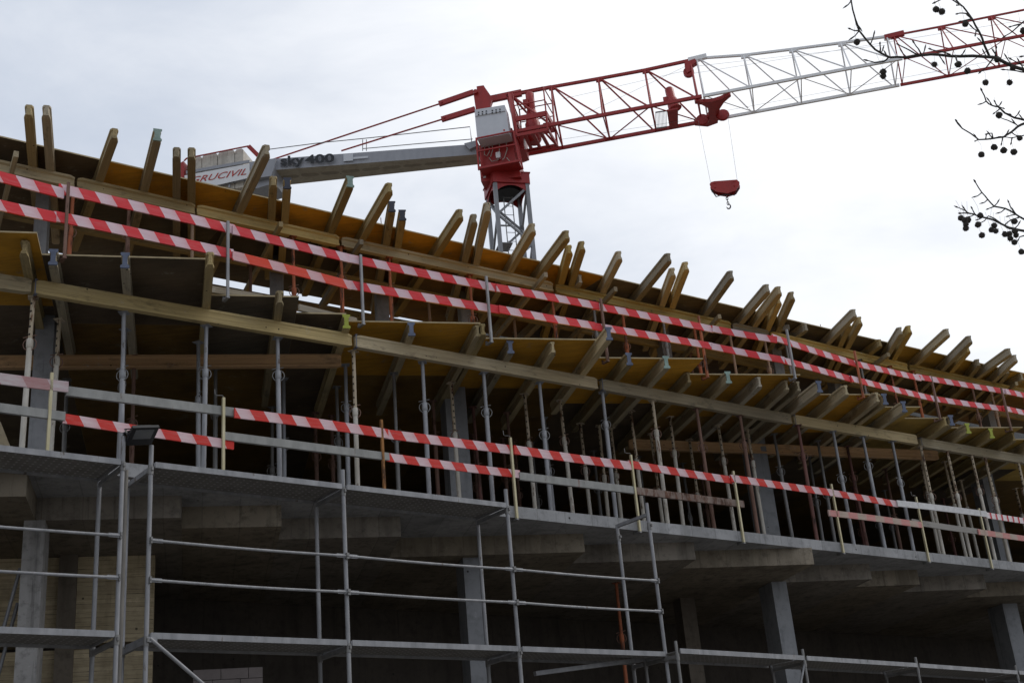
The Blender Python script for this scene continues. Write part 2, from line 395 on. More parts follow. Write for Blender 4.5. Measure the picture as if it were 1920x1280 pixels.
# middle floor slab, front edge slightly rough
pts = []
s = -9.0
while s < 46: pts.append(front(s, random.uniform(-.006, .008))); s += .8
poly = pts + [front(46, BACK), front(-9, BACK)]
plan(poly, Z_SOFFIT, Z_SLAB, 'slab', [M['conc_edge']])
# stepped drop beams under the slab
corn = [(48, 930), (340, 970), (528, 986), (752, 1005), (1097, 1034), (1305, 1048), (1527, 1057), (1635, 1085), (1725, 1095), (1850, 1103)]
cs = [at(u, v, Z_DROP) for u, v in corn]
cs = [cs[0] - FD * 3.2] + cs + [cs[-1] + FD * 2.2, cs[-1] + FD * 4.6, cs[-1] + FD * 7, cs[-1] + FD * 16]
ed = [(p.dot(E_), p.dot(D_)) for p in cs]
for i in range(1, len(ed)):
    e0, e1, d0 = ed[i - 1][0] + .003, ed[i][0], ed[i][1]
    d1 = front(0, BACK).dot(D_) + (e1) * .0 + 3.0
    q = [E_ * e0 + D_ * d0, E_ * e1 + D_ * d0, E_ * e1 + D_ * (d0 + 8.2), E_ * e0 + D_ * (d0 + 8.2)]
    plan(q, Z_DROP, Z_SOFFIT + .002, 'drop_beam', [M['conc_warm'] if i % 2 else M['conc']])
# lower floor slab, back and end walls
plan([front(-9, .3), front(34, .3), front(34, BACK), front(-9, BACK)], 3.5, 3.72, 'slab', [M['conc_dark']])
def wall(s0, s1, n0, n1, z0, z1, name, mat): plan([front(s0, n0), front(s1, n0), front(s1, n1), front(s0, n1)], z0, z1, name, mat)
wall(-14, 60, BACK + .003, BACK + .25, 0, 12.0, 'back_wall', [M['back']])
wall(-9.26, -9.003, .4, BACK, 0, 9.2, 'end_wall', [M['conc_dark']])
wall(-9, 40, 5.2, 5.4, 3.73, Z_DROP - .003, 'partition_wall', [M['wall_shade']])
wall(-9, 40, 6.0, 6.2, Z_SLAB + .002, 8.75, 'partition_wall', [M['wall_shade']])
# columns
def col_at(u0, u1, v, z0, z1, depth=.45, mat='conc_blue', zt=None):
    a = at(u0, v, z1 if zt is None else zt); b = at(u1, v, z1 if zt is None else zt)
    w = max((b - a).dot(E_), .2); a = V((a.x, a.y, 0))
    q = [a, a + E_ * w, a + E_ * w + D_ * depth, a + D_ * depth]
    plan(q, z0, z1, 'column', [M[mat]])
for u0, u1, v, m in ((45, 85, 975, 'conc_col'), (868, 898, 1045, 'conc_blue'), (1446, 1472, 1090, 'conc_blue'), (1879, 1903, 1131, 'conc_blue')):
    col_at(u0, u1, v, 3.72, Z_DROP, .6, m)
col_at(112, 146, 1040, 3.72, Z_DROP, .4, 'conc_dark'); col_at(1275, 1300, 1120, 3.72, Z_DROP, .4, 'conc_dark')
for u0, u1, v in ((68, 103, 590), (833, 872, 725), (1405, 1432, 813), (1838, 1858, 880)):
    col_at(u0, u1, v, Z_SLAB, Z_P1 - .003, .5)
for u0, u1, v in ((69, 93, 340), (507, 531, 478), (705, 727, 525), (862, 877, 545), (1237, 1250, 612), (1445, 1462, 640), (1559, 1570, 690), (1845, 1857, 745)):
    col_at(u0, u1, v, Z_P1 + T_P, Z_P2 - .003, .35)
c0 = (onv(800, 580, front(0, 7.0), front(8, 7.0)) - SL).dot(FD)
plan([front(c0, 7.0), front(46, 7.0), front(46, 7.2), front(c0, 7.2)], Z_P1 + T_P + .001, 13.7, 'core_wall', [M['core']])
# board-marked wall, lower left
wp = at(288, 1150, 4.9); wr = onv(288, 1150, front(0, 2.5), front(8, 2.5))
wl = wr - E_ * 6
for z0, z1 in ((3.725, 5.02), (5.1, Z_DROP - .003)):
    q = [V((wl.x, wl.y, 0)), V((wr.x, wr.y, 0)), V((wr.x, wr.y, 0)) + D_ * .25, V((wl.x, wl.y, 0)) + D_ * .25]
    plan(q, z0, z1, 'board_marked_wall', [M['board_wall']])
# stack of pale blocks on the lower floor
b0 = onv(362, 1255, front(0, 3.2), front(8, 3.2)); b1 = onv(490, 1250, front(0, 3.2), front(8, 3.2))
bs = thing('block_stack', V((b0.x, b0.y, 3.72)), 'low stack of pale grey building blocks inside the lower storey', 'blocks')
mb = MB(); bl = (b1 - b0).dot(E_)
rows = 7; hh = (b0.z - 3.72) / rows
for r in range(rows):
    x = -(r % 2) * .12
    while x < bl - .05:
        x0, x1 = max(x, 0), min(x + .4, bl)
        mb.obox(V((b0.x, b0.y, 0)) + E_ * ((x0 + x1) / 2) + D_ * .12 + UP * (3.72 + hh * (r + .5)), E_ * ((x1 - x0) / 2 - .004), D_ * .12, UP * (hh / 2 - .004)); x += .4
mb.build('block', plain('building_block', (.3, .26, .25), .9), bs, None, bs.location)

# ------------------------------------------------------------------ middle floor formwork: main beam, joists, plywood, props
G_B1, G_B2 = 'long timber beams on the lower props', 'long timber beams on the upper props'
def mainbeams(pairs, z0, mats, group, words):
    out = []
    for i, ((a, b), mt) in enumerate(zip(pairs, mats)):
        P = at(*a, z0 if words == 'lower' else z0 + .2); Q = at(*b, z0 if words == 'lower' else z0 + .2)
        P.z = Q.z = z0
        m, L = frame(P, Q)
        lab = ('long timber beam carried by the lower props, ' if words == 'lower' else 'long timber beam above the upper striped rail, ') + nth(i, len(pairs))
        t = thing('timber_beam', P, lab, 'beam', group); t.matrix_world = m
        ibeam_mesh(L - .012, iprof(.1, .2, .045 if words == 'lower' else .05, .074 if words == 'lower' else .03)).build('beam', M[mt], t)
        if words == 'lower':
            cb = MB()
            for x0, x1 in ((-.004, .035),):
                cb.box(x0, x1, -.054, .054, .2, .206); cb.box(x0, x1, -.056, .056, -.006, .0); cb.box(x0, x0 + .016, -.055, -.051, 0, .2)
            cb.build('end_clip', M['clip'], t)
        out.append((P, Q))
    return out
B1 = mainbeams([((-150, 522), (59, 551)), ((63, 552), (660, 651)), ((665, 652), (1121, 731)), ((1127, 732), (1485, 796)), ((1489, 797), (1721, 834)), ((1726, 838), (2080, 896))],
               Z_B1, ['beam', 'beam', 'beam_pale', 'beam_pale', 'beam', 'joist_grey'], G_B1, 'lower')
B2 = mainbeams([((-160, 268), (141, 333)), ((145, 334), (366, 384)), ((369, 385), (636, 444)), ((640, 445), (1036, 531)), ((1041, 533), (1369, 605)), ((1373, 606), (1440, 621)), ((1444, 622), (1700, 683)), ((1704, 684), (2060, 760))],
               Z_B2, ['beam', 'beam', 'beam', 'beam', 'beam', 'joist_grey', 'beam', 'joist_yellow'], G_B2, 'upper')
B1L, B1R = B1[0][0], B1[-1][1]; B2L, B2R = B2[0][0], B2[-1][1]

# inner timber beams of the middle storey
for a, b, lab in (((-60, 692), (640, 688), 'orange-brown timber beam across the dark middle storey, left of the front columns'), ((1180, 842), (1760, 862), 'dim timber beam deep under the right half of the middle formwork')):
    P, Q = at(*a, Z_B1), at(*b, Z_B1); m, L = frame(P, Q)
    o = ibeam_mesh(L, iprof(.1, .2, .045, .06)).build('timber_beam', M['inner']); o.matrix_world = m; tag(o, lab, 'beam')

MJ = [((44, 477), (50, 517), 'joist', None), ((99, 496), (103, 524), 'joist_grey', 'blue'), ((234, 502), (237, 550), 'joist_grey', 'blue'), ((394, 498), (385, 577), 'joist', None),
      ((525, 569), (520, 603), 'joist', None), ((650, 615), (640, 640), 'joist', 'green'), ((772, 629), (765, 645), 'joist', 'blue'), ((897, 632), (876, 665), 'joist', None), ((907, 629), (885, 667), 'joist', None),
      ((958, 662), (947, 680), 'joist_grey', 'blue'), ((1038, 662), (1020, 691), 'joist', None), ((1143, 637), (1094, 702), 'joist_yellow', 'blue'), ((1181, 684), (1157, 712), 'joist', 'blue'),
      ((1251, 690), (1218, 724), 'joist', 'teal'), ((1293, 718), (1275, 737), 'joist', None), ((1367, 718), (1335, 747), 'joist', 'teal'), ((1426, 726), (1392, 757), 'joist_grey', None),
      ((1477, 732), (1440, 766), 'joist', None), ((1499, 734), (1457, 769), 'joist', None), ((1538, 735), (1487, 774), 'joist_grey', 'blue'), ((1589, 741), (1539, 782), 'joist_grey', None),
      ((1647, 754), (1598, 794), 'joist', None), ((1661, 758), (1611, 797), 'joist', 'blue'), ((1697, 772), (1654, 802), 'joist_grey', 'blue'), ((1775, 799), (1745, 821), 'joist', None),
      ((1786, 797), (1754, 823), 'joist', 'blue'), ((1817, 812), (1789, 830), 'joist_yellow', 'green'), ((1861, 821), (1839, 836), 'joist', 'green'), ((1903, 827), (1879, 844), 'joist', None), ((1950, 832), (1922, 852), 'joist', None)]
LOOK = {'joist': 'brown', 'joist_grey': 'grey weathered', 'joist_yellow': 'yellowish'}
CAPL = {None: '', 'blue': ' with blue end cap', 'green': ' with lime green end cap', 'teal': ' with mint green end cap'}
for i, (a, b, mt, cap) in enumerate(MJ):
    P, Q = at(*a, Z_J1), at(*b, Z_J1)
    dr = (Q - P).normalized()
    dr = (dr * .35 + D_ * .65).normalized() if (Q - P).length < .9 else (dr * .7 + D_ * .3).normalized()
    joist(P, P + dr * random.uniform(3.4, 4.3), mt, f'{LOOK[mt]} timber joist{CAPL[cap]} over the lower long beam, {nth(i, len(MJ))}', 'joists over the lower long beam', cap)

MP = [((-140, 429), (69, 434), 'ply_o'), ((77, 474), (387, 485), 'ply_b'), ((396, 553), (561, 553), 'ply_g'), ((557, 585), (649, 587), 'ply_b'), ((655, 601), (901, 604), 'ply_o'), ((912, 633), (1141, 635), 'ply_o'),
      ((1124, 669), (1318, 671), 'ply_o'), ((1296, 698), (1498, 703), 'ply_o'), ((1510, 738), (1650, 738), 'ply_o'), ((1662, 761), (1725, 762), 'ply_t'), ((1735, 782), (1761, 783), 'ply_t'), ((1787, 799), (1915, 801), 'ply_t'), ((1904, 821), (2010, 823), 'ply_t')]
PL = {'ply_shade': 'shade-darkened ochre', 'ply_o': 'orange', 'ply_b': 'dark brown', 'ply_g': 'grey-brown', 'ply_t': 'yellow-brown'}
def slab_panel(e0, e1, d0, d1, z, mt, name, lab, group):
    c = E_ * ((e0 + e1) / 2) + D_ * ((d0 + d1) / 2)
    mb = MB(); q = [E_ * e0 + D_ * d0, E_ * e1 + D_ * d0, E_ * e1 + D_ * d1, E_ * e0 + D_ * d1]
    mb.poly_prism(q, z, z + T_P, 0, 1)
    o = mb.build(name, [M[mt], M['ply_edge']], None, None, V((c.x, c.y, z)))
    return tag(o, lab, 'plywood panel', group)
MP += [((2020, 845), (2110, 847), 'ply_t'), ((2120, 868), (2230, 870), 'ply_o')]
last = None
for i, (a, b, mt) in enumerate(MP):
    P, Q = at(*a, Z_P1 + T_P), at(*b, Z_P1 + T_P)
    e0, e1, d0 = P.dot(E_), Q.dot(E_), (P.dot(D_) + Q.dot(D_)) / 2
    if last is not None: e0 = last + .003
    last = e1
    slab_panel(e0, e1, d0, d0 + 2.2, Z_P1, mt, 'plywood_panel', f'{PL[mt]} plywood formwork panel at the edge of the middle deck, {nth(i, len(MP))}', 'plywood panels of the middle deck edge')
    slab_panel(e0, e1 + (12 if i == len(MP) - 1 else 0), d0 + 2.203, d0 + 13.0, Z_P1, 'ply_shade' if i % 3 else 'ply_b', 'plywood_panel', f'{PL["ply_shade" if i % 3 else "ply_b"]} plywood sheet inside the middle deck, behind the edge panel, {nth(i, len(MP))}', 'inner plywood sheets of the middle deck')  # inner sheets get darker colours standing in for shade under the deck
# rough edge planks lying on the middle deck's edge
for a, b, lab in (((392, 536), (492, 553), 'short grey plank on edge above the grey-brown deck panel'), ((560, 571), (668, 597), 'short grey plank on edge beside the lime green end cap')):
    P, Q = at(*a, Z_P1 + .12), at(*b, Z_P1 + .12); P.z = Q.z = Z_P1 + T_P + .001
    m, L = frame(P, Q); o = MB().box(0, L, -.02, .02, 0, .1).build('plank', M['plank']); o.matrix_world = m; tag(o, lab, 'plank')

# ------------------------------------------------------------------ top floor formwork
TJ = [((53, 217), (61, 312), 0), ((86, 218), (94, 320), 0), ((215, 261), (186, 341), 0), ((295, 264), (270, 361), 't'), ((331, 296), (331, 374), 0), ((359, 296), (359, 379), 0), ((501, 291), (450, 398), 0),
      ((513, 349), (509, 413), 'y'), ((539, 354), (534, 418), 'b'), ((657, 351), (621, 437), 't'), ((732, 361), (680, 450), 0), ((735, 397), (724, 460), 'b'), ((755, 413), (746, 465), 'b'), ((865, 410), (818, 481), 0),
      ((890, 419), (871, 493), 0), ((915, 397), (893, 497), 0), ((1001, 436), (957, 511), 0), ((1065, 449), (1010, 522), 0), ((1069, 476), (1052, 533), 'y'), ((1093, 469), (1071, 538), 0), ((1089, 531), (1079, 541), 'g'),
      ((1163, 487), (1130, 551), 'g'), ((1256, 491), (1195, 565), 'g'), ((1263, 518), (1241, 576), 'y'), ((1288, 507), (1260, 580), 'y'), ((1373, 523), (1321, 595), 'g'), ((1441, 548), (1390, 607), 'g'), ((1463, 552), (1415, 613), 0),
      ((1462, 570), (1440, 618), 'y'), ((1487, 562), (1459, 624), 0), ((1513, 620), (1491, 635), 'g'), ((1604, 594), (1550, 648), 'g'), ((1614, 608), (1587, 658), 'y'), ((1593, 613), (1573, 655), 0), ((1652, 650), (1629, 667), 0),
      ((1690, 627), (1662, 672), 'g'), ((1707, 624), (1676, 676), 'y'), ((1779, 630), (1718, 685), 'g'), ((1821, 643), (1767, 696), 'g'), ((1817, 661), (1783, 700), 'y'), ((1836, 686), (1820, 707), 0), ((1895, 666), (1832, 711), 'g'),
      ((1906, 678), (1864, 716), 'g'), ((1890, 701), (1876, 719), 0), ((1918, 713), (1900, 724), 'g')]
TM = {0: ('joist', None, 'brown'), 'g': ('joist_grey', None, 'grey'), 'y': ('joist_yellow', None, 'yellowish'), 't': ('joist', 'teal', 'brown'), 'b': ('joist', 'dcap', 'brown')}
M['dcap'] = plain('dark_plastic', (.05, .055, .08), .5, .4); CAPL['dcap'] = ' with dark end cap'
for i, (a, b, k) in enumerate(TJ):
    mt, cap, lk = TM[k]
    P, Q = at(*a, Z_J2), at(*b, Z_J2); dr = (Q - P).normalized()
    L = (Q - P).length + random.uniform(2.4, 3.3)
    dz = .0012 * (i % 5)
    P.z += dz
    Qe = P + dr * L; Qe.z = P.z
    joist(P, Qe, mt, f'{lk} timber joist{CAPL[cap]} jutting over the top beam, {nth(i, len(TJ))}', 'joists jutting over the top beam', cap, IPT)
for off, lab in ((1.35, 'shadowed timber beam carried by the second row of upper props'), (2.75, 'shadowed timber beam under the back of the top formwork')):
    P, Q = B2L + FN * off, B2R + FN * off; m_, L = frame(P, Q)
    o = ibeam_mesh(L, iprof(.1, .2, .045, .03)).build('timber_beam', M['joist']); o.matrix_world = m_; tag(o, lab, 'beam')
# plywood of the top deck
TL, TR = at(0, 255, Z_P2 + T_P), at(1920, 700, Z_P2 + T_P)
td = (TR - TL); td.z = 0; td.normalize(); tn = V((-td.y, td.x, 0))
def ts(u):
    v = 255 + (700 - 255) * u / 1920
    return (onv(u, v, TL, TR) - TL).dot(td)
bounds = [-4.5, ts(-60), ts(196), ts(470), ts(760), ts(1132), ts(1420), ts(1690), ts(1900), ts(1900) + 3, ts(1900) + 6.5]
tm = ['ply_b', 'ply_b', 'ply_o', 'ply_o', 'ply_o', 'ply_g', 'ply_g', 'ply_t', 'ply_t', 'ply_g']
for r, (n0, n1) in enumerate(((0, .82), (.825, 3.45))):
    for i in range(len(tm)):
        s0, s1 = bounds[i] + .004, bounds[i + 1]
        j = random.uniform(-.02, .02) if r == 0 else random.uniform(-.25, .12)
        a0 = n0 + (j if r == 0 else 0); a1 = n1 + (j if r else 0)
        q = [TL + td * s0 + tn * a0, TL + td * s1 + tn * a0, TL + td * s1 + tn * a1, TL + td * s0 + tn * a1]
        c = (q[0] + q[2]) / 2
        m = tm[i] if r == 0 else ('ply_b', 'ply_b', 'ply_g', 'ply_b', 'ply_shade', 'ply_g', 'ply_b', 'ply_g', 'ply_shade', 'ply_g')[i]  # back row coloured darker, shade behind the top beam put into the plywood
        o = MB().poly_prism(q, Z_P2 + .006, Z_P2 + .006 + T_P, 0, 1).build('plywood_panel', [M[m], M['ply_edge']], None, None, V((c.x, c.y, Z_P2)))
        where = 'front edge of the top deck' if r == 0 else 'back row of the top deck'
        tag(o, f'{PL[m]} plywood panel in the {where}, {nth(i, len(tm))}', 'plywood panel', 'plywood panels of the top deck')
# short boards sticking out under the top beam
SB = [((30, 294), (10, 372)), ((1024, 519), (975, 580)), ((1155, 546), (1135, 568)), ((1350, 597), (1333, 616)), ((1667, 668), (1642, 686)), ((1907, 722), (1890, 738)), ((527, 425), (490, 495)), ((678, 458), (655, 494))]
for i, (a, b) in enumerate(SB):
    zz = Z_B2 - .10
    P, Q = at(*a, zz), at(*b, zz); dr = (Q - P).normalized()
    m, L = frame(P, P + dr * ((Q - P).length + 2.0))
    o = MB().box(0, L, -.035, .035, 0, .098).build('plank', M['joist_grey' if i % 2 else 'joist']); o.matrix_world = m
    tag(o, f'narrow plank poking out beneath the top beam, {nth(sorted(range(len(SB)), key=lambda k: SB[k][0][0]).index(i), len(SB))}', 'plank', 'planks under the top beam')
P, Q = at(1436, 619, Z_B2 + .3), at(1480, 614, Z_B2 + .3)
m, L = frame(P, Q); o = MB().box(0, L, -.05, .05, -.06, .06).build('plank', M['plank']); o.matrix_world = m; tag(o, 'loose pale plank lying across the top beam beside the leaning joists', 'plank')
# starter bars standing on the top deck
RB = [(716, 424, 405), (858, 452, 441), (863, 453, 444), (1280, 556, 545), (1535, 613, 606), (1540, 614, 600), (1618, 634, 627), (1827, 680, 670)]
for i, (u, vb, vt_) in enumerate(RB):
    P = onv(u, vb, TL + tn * .5, TR + tn * .5); P.z = Z_P2 + .006 + T_P
    o = MB().tube((0, 0, 0), (random.uniform(-.02, .02), 0, .12 + (vb - vt_) * .017), .008, 6).build('rebar', M['brown']); o.location = P
    tag(o, f'thin rusty starter bar standing on the top deck edge, {nth(i, len(RB))}', 'rebar', 'starter bars on the top deck')

# ------------------------------------------------------------------ props
PM = {'g': ('galv_prop', 'galv_hole', 'galvanised grey'), 'w': ('white', 'white_hole', 'flaking white rusty'), 'b': ('brown', 'brown', 'rusty brown'), 'r': ('redprop', 'redprop', 'faded red'), 'd': ('galv_dark', 'galv_dark', 'dull dark grey'),
      'o': ('orange', 'orange', 'rusty orange'), 't': ('tan', 'tan', 'tan worn')}
def prop(p, z0, z1, kind, label, group, split=None):
    t = thing('steel_prop', V((p.x, p.y, z0)), label, 'prop', group, random.uniform(-.5, .5))
    H = z1 - z0; om, im, _ = PM[kind]; sp = H * (split or random.uniform(.55, .78))
    lx, ly = random.uniform(-.012, .012) * H, random.uniform(-.008, .008) * H      # never quite plumb
    def pt(z): return V((lx * z / H, ly * z / H, z))
    MB().tube(pt(.008), pt(sp), .036, 10).build('outer_tube', M[om], t)
    MB().tube(pt(sp), pt(H - .008), .0285, 10).build('inner_tube', M[im], t)
    c = MB(); c.path([pt(sp - .1), pt(sp - .09), pt(sp + .02), pt(sp + .035)], [.037, .045, .045, .033], 10); c.build('collar', M[om], t)
    h = MB(); a = random.uniform(-.5, .5); ax = V((math.cos(a), math.sin(a), 0))
    h.ring(pt(sp - .05) + V((0, -.012, 0)), ax, UP, .085, .0075, 12, 5)
    h.tube(pt(sp + .05) - ax * .09, pt(sp + .05) + ax * .08 + UP * .03, .008, 5)
    h.build('pin_handle', M['galv_dark' if kind in 'gd' else 'brown'], t)
    MB().box(-.065 + lx, .065 + lx, -.065 + ly, .065 + ly, H - .008, H).build('head_plate', M[im], t)
    MB().box(-.06, .06, -.06, .06, 0, .008).build('base_plate', M[om], t)
    return t
row1 = [(60, 552, 'w'), (237, 580, 'g'), (384, 606, 'g'), (521, 632, 'g'), (661, 658, 'w'), (790, 678, 'g'), (905, 698, 'g'), (1010, 716, 'g'), (1128, 735, 'g'), (1222, 753, 'w'), (1307, 768, 'b'), (1387, 783, 'b'),
        (1495, 802, 'r'), (1562, 812, 'g'), (1619, 822, 'g'), (1672, 832, 'g'), (1729, 850, 'w'), (1778, 852, 'w'), (1823, 860, 'w'), (1850, 864, 'w'), (1910, 878, 'w'), (1945, 884, 'g')]
row2 = [(108, 615, 'w'), (228, 690, 'g'), (375, 690, 'g'), (645, 690, 'g'), (737, 724, 'd'), (847, 724, 'w'), (984, 742, 'w'), (1053, 752, 'w'), (1181, 764, 'w'), (1253, 783, 'w'), (1348, 796, 'w'), (1403, 813, 'w'), (1453, 813, 'd'), (1539, 872, 'd'),
        (1600, 885, 'r'), (1727, 876, 'w'), (1778, 890, 'w'), (1860, 915, 'w')]
row3 = [(253, 690, 'b'), (405, 690, 'd'), (530, 735, 'g'), (631, 718, 'd'), (812, 777, 'b'), (892, 796, 'r'), (954, 787, 'b'), (1030, 870, 'g'), (1089, 796, 'w'), (1120, 796, 'w'), (1145, 800, 'w'), (1219, 796, 'w'), (1290, 796, 'w'), (1427, 822, 'b'), (1517, 872, 'd'), (1655, 860, 'b'), (1801, 891, 'w'), (1898, 894, 'w')]
row4 = [(128, 720, 'd'), (508, 760, 'd'), (592, 810, 'b'), (622, 800, 'b'), (887, 790, 'b'), (917, 850, 'b'), (945, 868, 'b'), (964, 818, 'b'), (1006, 905, 'd'), (1117, 874, 'd'), (1197, 867, 'd'), (1280, 867, 'd'), (1319, 905, 'b'), (1592, 872, 'r'), (1640, 950, 'd'), (1665, 950, 'd'), (1753, 860, 'r'), (1835, 930, 'd')]
def beam_line(B, off): return B[0] + FN * off, B[1] + FN * off
def prop_rows(rows, z0, ztops, B, tagline, group):
    for r, (row, off, nm) in enumerate(rows):
        P, Q = B[0] + FN * off, B[1] + FN * off
        cnt = {}
        for u, v, k in row: cnt[k] = cnt.get(k, 0) + 1
        seen = {}
        for u, v, k in row:
            i = seen.get(k, 0); seen[k] = i + 1
            p = onv(u, v, P, Q)
            which = 'alone in its colour' if cnt[k] == 1 else nth(i, cnt[k]) + ' of its colour'
            prop(p, z0, ztops[r], k, f'{PM[k][2]} prop, {nm} {tagline}, {which}', group)
prop_rows([(row1, 0, 'front row under'), (row2, 1.0, 'second row behind'), (row3, 1.9, 'third row behind'), (row4, 3.2, 'far back behind')], Z_SLAB, [Z_B1, Z_J1, Z_J1, Z_J1], (B1L, B1R), 'lower long beam', 'steel props of the middle storey')
up1 = [(134, 365, 'o'), (240, 430, 'b'), (362, 430, 't'), (551, 480, 'o'), (637, 480, 'o'), (731, 520, 'o'), (880, 530, 'o'), (1037, 560, 'o'), (1110, 570, 'd'), (1170, 605, 'o'), (1243, 600, 'd'), (1304, 625, 'o'), (1372, 640, 't'), (1436, 650, 't'), (1478, 660, 'd'),
       (1617, 705, 'd'), (1674, 715, 'o'), (1714, 705, 'o'), (1822, 730, 'b'), (1862, 750, 't'), (1925, 770, 'o')]
up2 = [(468, 480, 'b'), (803, 545, 't'), (962, 565, 't'), (1290, 640, 'b'), (1530, 690, 'd'), (1577, 700, 'd'), (1750, 740, 'd')]
prop_rows([(up1, 0, 'front row under'), (up2, 1.35, 'back row behind')], Z_P1 + T_P, [Z_B2, Z_B2], (B2L, B2R), 'top beam', 'steel props of the upper storey')

# ------------------------------------------------------------------ guard rails
UPOST = [((124, 342), (121, 475), 'rust', 'rusty brown'), ((427, 415), (427, 550), 'galv', 'grey'), ((678, 478), (681, 600), 'galv', 'grey'), ((912, 518), (921, 634), 'galv', 'shiny grey'), ((1126, 560), (1133, 640), 'brown', 'dark brown'),
         ((1307, 593), (1326, 701), 'orange', 'rusty orange'), ((1479, 630), (1490, 703), 'galv', 'grey'), ((1603, 668), (1618, 739), 'orange', 'rusty orange'), ((1751, 707), (1762, 781), 'brown', 'dark brown'), ((1884, 727), (1895, 801), 'brown', 'dark brown')]
M['rust'] = M['brown']
def post(P, H, mt, label, group, hook=False):
    t = thing('rail_post', P, label, 'rail post', group, math.atan2(FD.y, FD.x))
    b = MB(); b.box(-.018, .018, -.018, .018, -.05, H); b.build('post', M[mt], t)
    c = MB(); c.box(-.024, .024, -.02, .14, -.075, -.05); c.box(-.02, .02, .125, .14, -.05, .02); c.build('clamp', M[mt if mt != 'brass' else 'galv_dark'], t)
    if hook:
        k = MB(); k.path([(0, 0, H - .02), (-.01, 0, H + .03), (-.09, 0, H + .02), (-.12, 0, H + .03), (-.125, 0, H + .1)], .006, 5); k.build('wire_hook', M['galv_dark'], t)
    return t
up_pts = []
for i, (tp, bt, mt, lk) in enumerate(UPOST):
    P = at(*bt, Z_P1)
    if i in (4,): P = onv(*tp, up_pts[-1], at(*UPOST[5][1], Z_P1)); P.z = Z_P1
    up_pts.append(P.copy())
for i, (tp, bt, mt, lk) in enumerate(UPOST):
    P = up_pts[i]; tz = CAM.z + ray(*tp).z * (P - CAM).xy.length / ray(*tp).xy.length
    post(P, max(tz - P.z, .9), mt, f'{lk} upright holding the two upper striped boards, {nth(i, len(UPOST))}', 'posts of the upper guard rail')
up_pts = [up_pts[0] - FD * 3 + (up_pts[1] - up_pts[0]) * 0] + up_pts + [up_pts[-1] + (up_pts[-1] - up_pts[-4]).normalized() * 4]
UPX = [-200] + [p[0][0] for p in UPOST] + [2100]
def onposts(u, v):
    i = 0
    while i < len(UPX) - 2 and u >= UPX[i + 1]: i += 1
    return onv(u, v, up_pts[i], up_pts[i + 1])
def board(P, Q, h, mt, label, group, off=.045, kind='board', th=.026):
    nrm = (Q - P); nrm.z = 0; nrm = V((nrm.y, -nrm.x, 0)).normalized()          # towards the street
    P = P - nrm * off; Q = Q - nrm * off
    m, L = frame(P, Q); mb = MB()
    if kind == 'channel':
        mb.box(0, L, -.02, -.016, -h, 0); mb.box(0, L, -.016, .03, -.006, 0); mb.box(0, L, -.016, .03, -h, -h + .006)
    else:                              # a board, slightly bowed
        n = 8; k = random.uniform(-.012, .012)
        st = [(L * i / n, k * math.sin(math.pi * i / n)) for i in range(n + 1)]
        vs = []
        for x, b in st: vs += [(x, -th / 2, -h + b), (x, th / 2, -h + b), (x, th / 2, b), (x, -th / 2, b)]
        fs = [(4 * i + j, 4 * i + (j + 1) % 4, 4 * i + 4 + (j + 1) % 4, 4 * i + 4 + j) for i in range(n) for j in range(4)]
        fs += [(3, 2, 1, 0), tuple(4 * n + j for j in range(4))]
        mb.add(vs, fs)
    o = mb.build('guard_board' if kind == 'board' else 'steel_channel', M[mt]); o.matrix_world = m
    return tag(o, label, 'guard board' if kind == 'board' else 'steel channel', group)
UB = [((-60, 303), (122, 352)), ((114, 341), (444, 419)), ((438, 421), (656, 475)), ((654, 473), (935, 530)), ((932, 531), (1124, 566)), ((1113, 564), (1340, 609)), ((1337, 609), (1458, 630)), ((1452, 624), (1613, 676)), ((1609, 676), (1727, 703)), ((1722, 699), (1892, 728)), ((1887, 728), (1995, 752))]
UC = [((-60, 358), (107, 396)), ((105, 392), (441, 465)), ((438, 469), (660, 526)), ((656, 523), (940, 571)), ((937, 571), (1117, 603)), ((1112, 602), (1340, 641)), ((1336, 642), (1472, 668)), ((1466, 666), (1602, 704)), ((1597, 703), (1754, 742)), ((1744, 739), (1894, 761)), ((1882, 759), (1995, 786))]
for row, L_, nm in ((0, UB, 'higher'), (1, UC, 'lower')):
    for i, (a, b) in enumerate(L_):
        P, Q = onposts(*a), onposts(*b)
        if a[0] < 0: P = onv(*a, up_pts[1] - (up_pts[2] - up_pts[1]), up_pts[1])
        mt = 'stripe_o' if row == 1 and i == 2 else 'stripe'
        board(P, Q, .152 - .034 * min(1, max(0, a[0]) / 1700), mt, f'{"orange-red" if mt == "stripe_o" else "red"} and white striped board, {nm} row of upper guard rail, {nth(i, len(L_))}', 'striped boards of the upper guard rail', .033 + .028 * (i % 2))
LPOST = [((97, 706), (90, 846), 'brass'), ((419, 752), (420, 880), 'brass'), ((715, 793), (718, 914), 'rustor'), ((957, 826), (970, 968), 'brass'), ((1183, 858), (1202, 993), 'brass'), ((1375, 888), (1398, 1013), 'brass'), ((1559, 912), (1583, 1032), 'brass'), ((1718, 936), (1746, 1050), 'brass'), ((1836, 957), (1860, 1062), 'brass')]
LP0, LP1 = front(0, -.03), front(10, -.03)
for i, (tp, bt, mt) in enumerate(LPOST):
    P = onv(*tp, LP0, LP1); H = P.z - (Z_SOFFIT - .02)
    post(V((P.x, P.y, Z_SOFFIT + .03)), H, mt, f'{"rusty orange" if mt == "rustor" else "pale zinc yellow"} upright clamped to the concrete slab edge, {nth(i, len(LPOST))}', 'posts of the lower guard rail', i in (1, 3, 4, 7))
LB0, LB1 = front(0, -.05), front(10, -.05)
